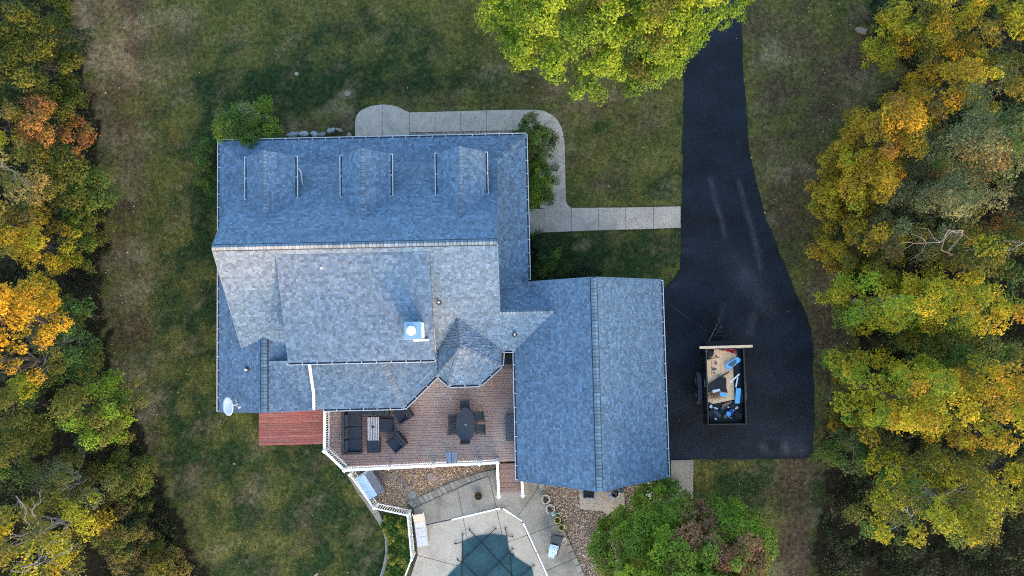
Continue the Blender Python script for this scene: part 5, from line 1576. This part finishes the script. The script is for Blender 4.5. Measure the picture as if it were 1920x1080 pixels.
def tree(name, label, px, py, rpx, rpy, ztop, pals, seed, cat="tree", zlow=None, leaf=.16, dens=1.0, clump=.62, group=None, bark="bark", limbs=9, bare=None, gap=0.0, droop=0.0, flat=.6, off=(0, 0), spots=(), wob=1.0):
    zlow = ztop * .2 if zlow is None else zlow
    leaf = leaf * .73
    zc = (zlow + ztop) / 2 + .15 * (ztop - zlow)
    if abs(px - 960) > 520:
        px += 18 if px > 960 else -16; rpx *= .93
    cx, cy = P(px, py, zc)
    sc_ = (CAM_H - zc) / FPX
    rx, ry = rpx * sc_, rpy * sc_
    far = (cx * cx + cy * cy) ** .5
    if cat == "tree" and far > 18:                   # wood-edge crowns reach out over the lawn from stems further in
        off = (cx / far * .18 * zc + off[0], cy / far * .18 * zc + off[1])
    t = thing(name, label, cat, (cx + off[0], cy + off[1], 0), 0, group)
    l = np.array(t.location)
    cen, C, Nn, S, K = crown_arrays(cx, cy, rx, ry, zlow, ztop, pals, seed, leaf, dens, clump, gap=gap, droop=droop, flat=flat, spots=[(*P(a, b, zc), q / 31., n_) for a, b, q, n_ in spots], wob=wob)
    leaves_obj("crown" if cat == "tree" else "foliage", C - l, Nn, S, K, t)
    r = random.Random(seed)
    tw_ = max(.05, ztop * .0125)
    mb = MB()
    top = (0 - off[0], 0 - off[1], zlow + (ztop - zlow) * .55)
    pts = limb(mb, (0, 0, -.1), top, tw_ * 1.25, tw_ * .5, r, .04, 5)
    mb.build("trunk" if cat == "tree" else "stems", bark, t)
    bm_ = MB()
    ids = r.sample(range(len(cen)), min(limbs, len(cen)))
    for i in ids:
        e = cen[i] - l
        s = pts[r.randint(2, 4)]
        p_ = limb(bm_, s, e, tw_ * .42, tw_ * .10, r, .10, 4)
        for _ in range(2):
            e2 = Vector(p_[3]) + Vector((r.uniform(-.8, .8), r.uniform(-.8, .8), r.uniform(.0, .7)))
            limb(bm_, p_[2], e2, tw_ * .18, tw_ * .05, r, .12, 3)
    if bare:
        for (a, b, z) in bare:                       # bare limbs seen above the leaves
            pa_, pb_ = P(*a, z), P(*b, z + .2)
            limb(bm_, pts[4], Vector((*pa_, z)) - t.location, tw_ * .3, tw_ * .24, r, .06, 4)
            q = limb(bm_, Vector((*pa_, z)) - t.location, Vector((*pb_, z + .3)) - t.location, tw_ * .24, tw_ * .05, r, .08, 5)
            for _ in range(5):
                s = q[r.randint(1, 4)]
                dd = Vector((pb_[0] - pa_[0], pb_[1] - pa_[1], 0)) * r.uniform(.2, .45)
                dd.rotate(Matrix.Rotation(r.uniform(-.9, .9), 3, 'Z'))
                limb(bm_, s, s + dd + Vector((0, 0, r.uniform(0, .3))), tw_ * .11, tw_ * .03, r, .12, 3)
    bm_.build("branches", bark, t)
    return t

GL = "trees along the left wood edge"; GRR = "trees along the right wood edge"
TREES = [
    # left wood, top to bottom
    dict(name="cedar_tree", label="dark olive cedar tree filling the top left corner", px=62, py=95, rpx=92, rpy=112, ztop=8.0, pals=[("cedar", 5), ("deep", 1)], leaf=.15, clump=.5, zlow=2.0, group=GL),
    dict(name="rust_tree", label="small rust red and orange tree below the dark cedar", px=92, py=236, rpx=56, rpy=52, ztop=7.5, pals=[("rust", 6), ("olive", 1)], leaf=.15, clump=.48, group=GL),
    dict(name="yellow_tree", label="pale yellow tree left of the rust red tree", px=6, py=232, rpx=44, rpy=58, ztop=8.5, pals=[("yellowgreen", 1), ("olive", 2), ("tan", 2)], leaf=.15, clump=.5, group=GL),
    dict(name="green_tree", label="dull green tree directly below the rust red tree", px=128, py=315, rpx=58, rpy=44, ztop=5.5, pals=[("olive", 3), ("green", 2)], group=GL, gap=.25),
    dict(name="green_tree", label="fresh green bushy tree touching the lawn on the left side", px=150, py=372, rpx=46, rpy=36, ztop=4.5, pals=[("green", 3), ("olive", 2)], group=GL),
    dict(name="tan_tree", label="tan and yellow tree on the left frame edge with grey limbs", px=28, py=330, rpx=58, rpy=56, ztop=9, pals=[("tan", 2), ("olive", 4)], group=GL, gap=.35, bare=[((2, 300), (60, 345), 7.8)], bark="bark_pale", dens=.8),
    dict(name="gold_tree", label="golden tree over a dark gap, left of the olive undergrowth bush", px=86, py=458, rpx=46, rpy=40, ztop=7.5, pals=[("gold", 5), ("yellowgreen", 2)], leaf=.16, clump=.45, group=GL),
    dict(name="gold_tree", label="orange yellow tree on the left edge above the sunlit orange tree", px=22, py=418, rpx=46, rpy=52, ztop=8.5, pals=[("gold", 2), ("rust", 1), ("olive", 3)], group=GL, gap=.25),
    dict(name="olive_bush", label="olive green bush along the lawn edge right of the golden tree", px=165, py=440, rpx=34, rpy=62, ztop=3.2, pals=[("olive", 3), ("yellowgreen", 1), ("green", 1)], cat="bush", leaf=.13, clump=.42, group=GL, gap=.3),
    dict(name="orange_tree", label="glowing orange tree lit by low sun at the left frame edge", px=6, py=590, rpx=44, rpy=60, ztop=13.5, pals=[("orange", 6), ("gold", 1)], leaf=.16, clump=.5, zlow=6, group=GL),
    dict(name="orange_tree", label="second sunlit orange crown just below the larger one at the left edge", px=2, py=676, rpx=26, rpy=28, ztop=11.5, pals=[("orange", 5), ("gold", 2)], leaf=.15, clump=.42, zlow=6, group=GL),
    dict(name="gold_tree", label="small golden tree right of the sunlit orange tree", px=72, py=560, rpx=28, rpy=36, ztop=5.5, pals=[("gold", 3), ("yellowgreen", 3)], leaf=.15, clump=.42, group=GL),
    dict(name="green_tree", label="leafy green tree with pale grey stems in the left wood", px=122, py=640, rpx=58, rpy=76, ztop=6.5, pals=[("green", 4), ("olive", 3)], group=GL, gap=.3, bare=[((80, 715), (92, 625), 5.8), ((72, 690), (78, 640), 5.6)], bark="bark_pale"),
    dict(name="olive_tree", label="olive tree at the left edge below the orange crowns", px=28, py=765, rpx=66, rpy=52, ztop=7, pals=[("olive", 4), ("green", 1), ("yellowgreen", 1)], group=GL, gap=.2),
    dict(name="lime_tree", label="bright yellow green tree reaching onto the lawn at left", px=182, py=772, rpx=72, rpy=56, ztop=7, pals=[("lime", 2), ("olive", 4), ("green", 1)], leaf=.16, clump=.48, group=GL),
    dict(name="green_tree", label="green tree on the left edge beside a dark hollow", px=18, py=850, rpx=48, rpy=50, ztop=6, pals=[("green", 4), ("olive", 2)], group=GL, gap=.2),
    dict(name="grey_tree", label="grey olive tree with bare twigs below the bright yellow green tree", px=150, py=910, rpx=82, rpy=52, ztop=5, pals=[("olive", 3), ("sage", 3)], group=GL, gap=.45, leaf=.12, dens=.8, bark="bark_pale", limbs=16),
    dict(name="olive_bush", label="olive bush protruding onto the lawn at lower left", px=245, py=893, rpx=38, rpy=44, ztop=3.5, pals=[("olive", 3), ("green", 1)], cat="bush", leaf=.13, clump=.42, group=GL),
    dict(name="yellow_tree", label="yellow tree with bare tan branches in the bottom left corner", px=58, py=1010, rpx=84, rpy=88, ztop=10, pals=[("yellowgreen", 3), ("gold", 1), ("olive", 3)], group=GL, gap=.62, dens=.75, bark="bark_pale", bare=[((40, 1065), (120, 1010), 8.8), ((62, 965), (82, 920), 8.4), ((20, 1070), (150, 1030), 8.6), ((30, 930), (58, 965), 8.0)], limbs=14),
    dict(name="brown_bush", label="yellow brown bush at the bottom edge left of the lawn", px=322, py=1062, rpx=46, rpy=42, ztop=2.2, pals=[("brown", 3), ("gold", 1), ("olive", 2)], cat="bush", leaf=.12, clump=.4, group=GL, gap=.4),
    dict(name="brown_bush", label="brown thicket between the yellow corner tree and the lawn", px=235, py=1000, rpx=60, rpy=62, ztop=2.6, pals=[("brown", 4), ("olive", 2), ("deep", 1)], cat="bush", leaf=.12, clump=.42, group=GL, gap=.4),
    # right wood
    dict(name="yellow_tree", label="yellow green tree at the top edge right of the driveway", px=1712, py=38, rpx=72, rpy=62, ztop=9, pals=[("yellowgreen", 4), ("olive", 2), ("gold", 1)], leaf=.16, clump=.5, group=GRR),
    dict(name="yellow_tree", label="yellow tree in the top right corner", px=1850, py=38, rpx=92, rpy=62, ztop=10, pals=[("yellowgreen", 3), ("gold", 2), ("olive", 2)], leaf=.16, clump=.52, group=GRR, gap=.25),
    dict(name="dark_bush", label="dark green bush at the top edge beside the yellow green tree", px=1632, py=14, rpx=40, rpy=26, ztop=2.5, pals=[("deep", 3), ("green", 1)], cat="bush", leaf=.12, clump=.42, group=GRR),
    dict(name="maple_tree", label="golden maple spreading along the upper right wood edge", px=1770, py=155, rpx=72, rpy=46, ztop=10.5, pals=[("gold", 5), ("yellowgreen", 2)], leaf=.16, clump=.45, group=GRR, gap=.15, dens=1.2),
    dict(name="maple_tree", label="orange gold maple bulging towards the lawn left of the grey green tree", px=1645, py=258, rpx=72, rpy=78, ztop=10.0, pals=[("gold", 6), ("rust", 1), ("yellowgreen", 1)], leaf=.16, clump=.45, group=GRR, dens=1.2),
    dict(name="maple_tree", label="golden maple nearest the driveway, in the middle of the right wood edge", px=1595, py=345, rpx=58, rpy=62, ztop=9.0, pals=[("gold", 6), ("yellowgreen", 1)], leaf=.16, clump=.45, group=GRR, dens=1.2),
    dict(name="maple_tree", label="darker gold maple below the grey green tree", px=1620, py=455, rpx=70, rpy=58, ztop=8.5, pals=[("gold", 3), ("olive", 2), ("brown", 1)], leaf=.15, clump=.42, group=GRR, dens=1.2),
    dict(name="grey_green_tree", label="large grey green tree filling the upper right", px=1815, py=280, rpx=118, rpy=112, ztop=11.5, pals=[("sage", 8), ("green", 1), ("brown", 1)], leaf=.15, clump=.6, group=GRR, gap=.12),
    dict(name="grey_green_tree", label="smaller grey green tree between golden maple and large grey green tree", px=1750, py=392, rpx=92, rpy=66, ztop=11, pals=[("sage", 6), ("olive", 1)], leaf=.15, clump=.55, group=GRR, gap=.1),
    dict(name="bare_tree", label="nearly bare tree with long grey branches over a dark gap on the right", px=1800, py=470, rpx=80, rpy=46, ztop=9.5, pals=[("olive", 3), ("yellowgreen", 1), ("green", 2)], group=GRR, gap=.45, dens=.8, bark="bark_pale", bare=[((1805, 432), (1690, 470), 10.2), ((1920, 455), (1885, 470), 10.0), ((1780, 430), (1820, 450), 10.2)]),
    dict(name="lime_tree", label="yellow green tree overhanging the brown verge beside the driveway bend", px=1672, py=558, rpx=98, rpy=58, ztop=11, pals=[("yellowgreen", 4), ("lime", 3), ("olive", 1)], leaf=.16, clump=.52, group=GRR, gap=.15, bark="bark_pale"),
    dict(name="lime_tree", label="yellow green tree on the right, between the verge tree and the frame edge", px=1815, py=570, rpx=100, rpy=56, ztop=11.5, pals=[("yellowgreen", 5), ("lime", 2), ("gold", 1)], leaf=.16, clump=.52, group=GRR, gap=.1),
    dict(name="green_tree", label="dark green understory tree below the yellow green pair on the right", px=1790, py=665, rpx=110, rpy=50, ztop=7, pals=[("green", 3), ("olive", 3)], group=GRR, gap=.3),
    dict(name="gold_bush", label="dull gold bush at the driveway edge, upper of two", px=1578, py=688, rpx=28, rpy=34, ztop=3, pals=[("gold", 2), ("olive", 3)], cat="bush", leaf=.12, clump=.38, group=GRR, gap=.2),
    dict(name="gold_bush", label="dull gold bush at the driveway edge, lower of two", px=1572, py=775, rpx=30, rpy=36, ztop=3, pals=[("gold", 2), ("olive", 3)], cat="bush", leaf=.12, clump=.38, group=GRR, gap=.25),
    dict(name="yellow_tree", label="tall bright yellow tree right of the driveway end", px=1705, py=748, rpx=112, rpy=76, ztop=12.5, pals=[("yellowgreen", 5), ("lime", 2), ("gold", 1)], leaf=.16, clump=.52, group=GRR, gap=.12),
    dict(name="gold_tree", label="sunlit golden yellow tree at the right frame edge", px=1862, py=770, rpx=88, rpy=92, ztop=14, pals=[("gold", 3), ("yellowgreen", 4)], leaf=.16, clump=.52, group=GRR, gap=.12),
    dict(name="green_bush", label="green bush with bare pale twigs below the tall bright yellow tree", px=1600, py=845, rpx=56, rpy=42, ztop=4, pals=[("green", 3), ("olive", 2), ("sage", 1)], cat="bush", leaf=.13, clump=.42, group=GRR, gap=.3, bark="bark_pale", bare=[((1665, 848), (1610, 880), 4.2)]),
    dict(name="olive_tree", label="large olive yellow tree in the lower right corner", px=1765, py=945, rpx=118, rpy=86, ztop=12, pals=[("olive", 3), ("yellowgreen", 4), ("green", 1)], leaf=.16, clump=.52, group=GRR, gap=.15, bark="bark_pale"),
    dict(name="olive_tree", label="olive yellow tree at the right edge below the sunlit golden tree", px=1890, py=905, rpx=56, rpy=60, ztop=10, pals=[("olive", 4), ("yellowgreen", 2)], leaf=.16, clump=.5, group=GRR, gap=.2),
    dict(name="olive_tree", label="olive tree at the right edge above the large grey green tree", px=1885, py=140, rpx=52, rpy=52, ztop=9, pals=[("olive", 4), ("sage", 2), ("gold", 1)], group=GRR, gap=.15),
    dict(name="olive_tree", label="green and rust tree at the right edge behind the bare grey branches", px=1895, py=470, rpx=48, rpy=52, ztop=7, pals=[("olive", 3), ("green", 2), ("rust", 1)], group=GRR, gap=.2),
    dict(name="green_tree", label="low green tree between the olive yellow corner tree and the dark undergrowth", px=1660, py=905, rpx=42, rpy=56, ztop=5, pals=[("green", 3), ("olive", 2), ("deep", 1)], group=GRR, gap=.2),
    # garden trees
    dict(name="maple_tree", label="large lime green maple at the top edge overhanging the driveway", px=1136, py=-32, rpx=264, rpy=158, ztop=11.5, pals=[("lime", 9), ("olive", 1)], leaf=.17, clump=.6, zlow=3.2, dens=1.15, gap=.12, limbs=14),
    dict(name="maple_tree", label="green maple with purple patches at the bottom edge below the garage", px=1297, py=1064, rpx=166, rpy=128, ztop=8, pals=[("maple_light", 2), ("maple", 8), ("olive", .6)], spots=[(1308, 964, 22, "purple"), (1290, 994, 20, "purple"), (1322, 990, 18, "purple"), (1338, 1035, 22, "purple"), (1398, 1045, 30, "purple"), (1258, 1040, 12, "olive"), (1405, 1085, 26, "olive"), (1185, 1065, 30, "lime"), (1170, 990, 22, "lime")], leaf=.15, clump=.50, zlow=1.6, dens=1.6, limbs=14, gap=0.0, wob=.35, seed=913),
    dict(name="garden_bush", label="round glossy green bush at the front left corner of the house", px=454, py=240, rpx=62, rpy=50, ztop=4.2, pals=[("green", 3), ("maple", 3), ("sage", 2), ("maple_light", 1)], cat="bush", leaf=.14, clump=.42, zlow=.6, dens=1.3),
    dict(name="garden_bush", label="low green bush along the left wall under the eave", px=398, py=305, rpx=22, rpy=52, ztop=2.6, pals=[("green", 4), ("deep", 1)], cat="bush", leaf=.12, clump=.34, zlow=.3),
    dict(name="airy_shrub", label="airy grey green shrub spilling over the walkway bend", px=1000, py=262, rpx=36, rpy=48, ztop=2.6, pals=[("sage", 2), ("green", 4)], cat="bush", leaf=.10, clump=.30, zlow=.3, gap=.25, dens=1.2),
    dict(name="evergreen_shrub", label="dense yellow green shrub between house wall and walkway", px=1010, py=341, rpx=24, rpy=44, ztop=2.4, pals=[("lime", 3), ("green", 3)], cat="bush", leaf=.09, clump=.28, zlow=.3, dens=1.6),
    dict(name="dark_shrub", label="dark green shrub below the walkway against the house", px=1015, py=482, rpx=30, rpy=44, ztop=2.2, pals=[("deep", 3), ("green", 2)], cat="bush", leaf=.09, clump=.28, zlow=.3, dens=1.6),
    dict(name="dark_shrub", label="low dark clipped shrub at the garage front wall", px=1097, py=513, rpx=30, rpy=16, ztop=.9, pals=[("deep", 4)], cat="bush", leaf=.08, clump=.26, zlow=.1, dens=1.5),
]
for i, k in enumerate(TREES):
    tree(**{'seed': 100 + i * 7, **k})

# unseen ridge to the south-east, added and shaped to hold back the low sun
sdir = Vector((math.sin(R(SUN_AZ)), math.cos(R(SUN_AZ))))
sper = Vector((-sdir.y, sdir.x))
prof_s = [-260, -120, -50, -38, -32, -29, -26.8, -24.5, -20, -16.5, -13.5, -9, -3, 2, 9, 13, 16, 19, 22, 26, 34, 42, 54, 120, 260]
prof_h = [4, 10, 30, 62, 70.0, 69.5, 66.0, 69.8, 72.5, 68.0, 65.2, 66.2, 68.4, 69.6, 72.8, 72, 68.2, 67.0, 68.8, 70.2, 70.5, 62, 28, 10, 4]
hv, hf = [], []
ss = np.linspace(-260, 260, 261)
rows = ((190, 0.0), (250, .6), (300, 1.0), (350, .7), (430, 0.0))
for dist, k_ in rows:
    for q in ss:
        h_ = (float(np.interp(q, prof_s, prof_h)) - 5.5) * k_ + (0.5 * float(fbm(np.array([q]), np.array([dist]), 71, .12, 3)[0]) if k_ else -1)
        p_ = sdir * dist + sper * q
        hv.append((p_.x, p_.y, h_))
m_ = len(ss)
for a_ in range(len(rows) - 1):
    for b_ in range(m_ - 1):
        hf.append((a_ * m_ + b_, a_ * m_ + b_ + 1, (a_ + 1) * m_ + b_ + 1, (a_ + 1) * m_ + b_))
MB().add(hv, hf).build("sun_block_hill", "soil", None, "structure")
r = np.random.default_rng(78)
n = 1350  # leaf quads added along the crest, out of view, to thin the sun
q = r.uniform(-34, 42, n); dd_ = 300 + r.normal(0, 5, n); up_ = r.uniform(-.8, 5.6, n) - 1.2 * np.abs(np.sin(q * .9)) * (r.uniform(0, 1, n) > .5)
hh_ = np.interp(q, prof_s, prof_h) - 5.5
C = np.stack([sdir.x * dd_ + sper.x * q, sdir.y * dd_ + sper.y * q, hh_ + up_], 1)
leaves_obj("sun_filter_leaves", C, r.normal(0, .35, (n, 3)) - np.array([sdir.x, sdir.y, 0]), r.uniform(.7, 1.5, n), np.tile((.07, .06, .02), (n, 1)), None, "litter", .8, "stuff")["label"] = "unseen leaf quads added to filter the low sun"
r = np.random.default_rng(77)

# ground cover bed inside the fence
bp = PP(bed_px)
r = np.random.default_rng(5)
pl = np.array(bp)
n = 13000
x = r.uniform(pl[:, 0].min(), pl[:, 0].max(), n); y = r.uniform(pl[:, 1].min(), pl[:, 1].max(), n)
k = in_poly(x, y, bp); x, y = x[k], y[k]
h = .12 + .28 * (.5 + .5 * fbm(x, y, 88, .9, 3)) * r.uniform(.4, 1, len(x))
tone = fbm(x, y, 89, .8, 3)
pc_ = np.where((tone > .18)[:, None], np.array((.32, .31, .05)), np.array((.085, .15, .025)))
leaves_obj("ground_cover", np.stack([x, y, h], 1), r.normal(0, .5, (len(x), 3)) + np.array([0, 0, .8]), r.uniform(.10, .2, len(x)), pc_ * r.uniform(.5, 1.35, (len(x), 1)), None, kind="stuff", wid=.4)["label"] = "yellow green ground cover in the bed inside the white fence"

# undergrowth of the woods
X, Y, Zz, KK = [], [], [], []
for q, (poly, n) in enumerate(zip(WOOD, (110000, 150000))):
    wp_ = PP(poly); a = np.array(wp_)
    x = r.uniform(max(-33, a[:, 0].min()), min(33, a[:, 0].max()), n); y = r.uniform(max(-18, a[:, 1].min()), min(24, a[:, 1].max()), n)
    k = in_poly(x + .5 * fbm(x, y, 91, .4, 2), y + .5 * fbm(x, y, 92, .4, 2), wp_) & (fbm(x, y, 93 + q, .25, 3) > -.35)
    x, y = x[k], y[k]
    X.append(x); Y.append(y); Zz.append(.08 + np.clip(fbm(x, y, 95, .3, 3) * 1.3 + .6, 0.05, 1.7) * 1.3 * r.uniform(0, 1, len(x)) ** .7)
    t = np.clip(fbm(x, y, 96, .35, 3) + r.normal(0, .35, len(x)), -1, 1)
    c = np.where((t > .25)[:, None], np.array((.055, .068, .017)), np.where((t > -.45)[:, None], np.array((.024, .040, .014)), np.array((.06, .042, .022))))
    KK.append(c * r.uniform(.5, 1.4, (len(x), 1)))
X, Y, Zz, KK = (np.concatenate(v) for v in (X, Y, Zz, KK))
leaves_obj("undergrowth", np.stack([X, Y, Zz], 1), r.normal(0, .5, (len(X), 3)) + np.array([0, 0, .8]), r.uniform(.08, .19, len(X)), KK, None, kind="stuff")["label"] = "low leafy undergrowth on the floor of both woods"

# grass blades on the lawn
n = 230000
x = r.uniform(-31.5, 31.5, n); y = r.uniform(-16, 22.5, n)
d, l, w = lawn_tones(x, y)
k = (w < .5) & (r.uniform(0, 1, n) < 1 - .55 * np.clip(d, 0, 1))
for poly in [dp] + [PP(p) for p in WALK] + [PP(p) for p in (gravel_left_px, gravel_right_px, patio_px, bed_px, pad2)] + [PP([(1258, 863), (1300, 862), (1299, 935), (1258, 937)]), fg]:
    k &= ~in_poly(x, y, poly)
hx = x * math.cos(HA) + y * math.sin(HA); hy = -x * math.sin(HA) + y * math.cos(HA)
k &= ~((hx > -15.8) & (hx < .9) & (hy > -3.8) & (hy < 10.2)) & ~((hx > .2) & (hx < 8) & (hy > -7.8) & (hy < 2.3))
x, y = x[k], y[k]; n = len(x)
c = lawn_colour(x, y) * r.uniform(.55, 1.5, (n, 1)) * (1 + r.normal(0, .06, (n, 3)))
a = r.uniform(0, 6.28, n); ln_ = r.uniform(.05, .13, n); wd = r.uniform(.018, .035, n); hh = r.uniform(.02, .07, n)
V = np.zeros((n, 3, 3))
V[:, 0] = np.stack([x - np.sin(a) * wd, y + np.cos(a) * wd, np.full(n, -.02)], 1)
V[:, 1] = np.stack([x + np.sin(a) * wd, y - np.cos(a) * wd, np.full(n, -.02)], 1)
V[:, 2] = np.stack([x + np.cos(a) * ln_, y + np.sin(a) * ln_, hh], 1)
np_mesh("grass", V, 3, "blade", None, "stuff", np.clip(c, .004, 1))["label"] = "patchy autumn lawn grass round the house"

# fallen leaves
n = 11000
x = r.uniform(-31, 31, n); y = r.uniform(-16, 22, n)
d, l, w = lawn_tones(x, y)
dist_edge = np.minimum(np.abs(x + 23), np.abs(x - 19.5))
k = r.uniform(0, 1, n) < np.clip(.10 + .85 * np.exp(-dist_edge / 2.2) + .15 * d, 0, 1)
k &= ~in_poly(x, y, inset(dp, .1)) | (r.uniform(0, 1, n) < .05)
k &= ~in_poly(x, y, PP(patio_px))
k &= ~((hx_all := x * math.cos(HA) + y * math.sin(HA)) > -16.2) | ~(hx_all < 1) | (y > 10.5) | (y < -4.5)
k &= ~((x > 0) & (x < 8.6) & (y > -8.2) & (y < 2.8))
x, y = x[k], y[k]; n = len(x)
LC = np.array([(.30, .22, .11), (.20, .12, .055), (.28, .19, .05), (.13, .07, .04), (.42, .36, .24), (.15, .085, .05), (.10, .06, .04)])
leaves_obj("fallen_leaves", np.stack([x, y, r.uniform(.035, .075, n)], 1), r.normal(0, .25, (n, 3)) + np.array([0, 0, 1.]), r.uniform(.05, .11, n), LC[r.integers(0, 7, n)] * r.uniform(.5, 1.1, (n, 1)), None, "litter", .7, "stuff")["label"] = "scattered dry fallen leaves on the lawn and verge"
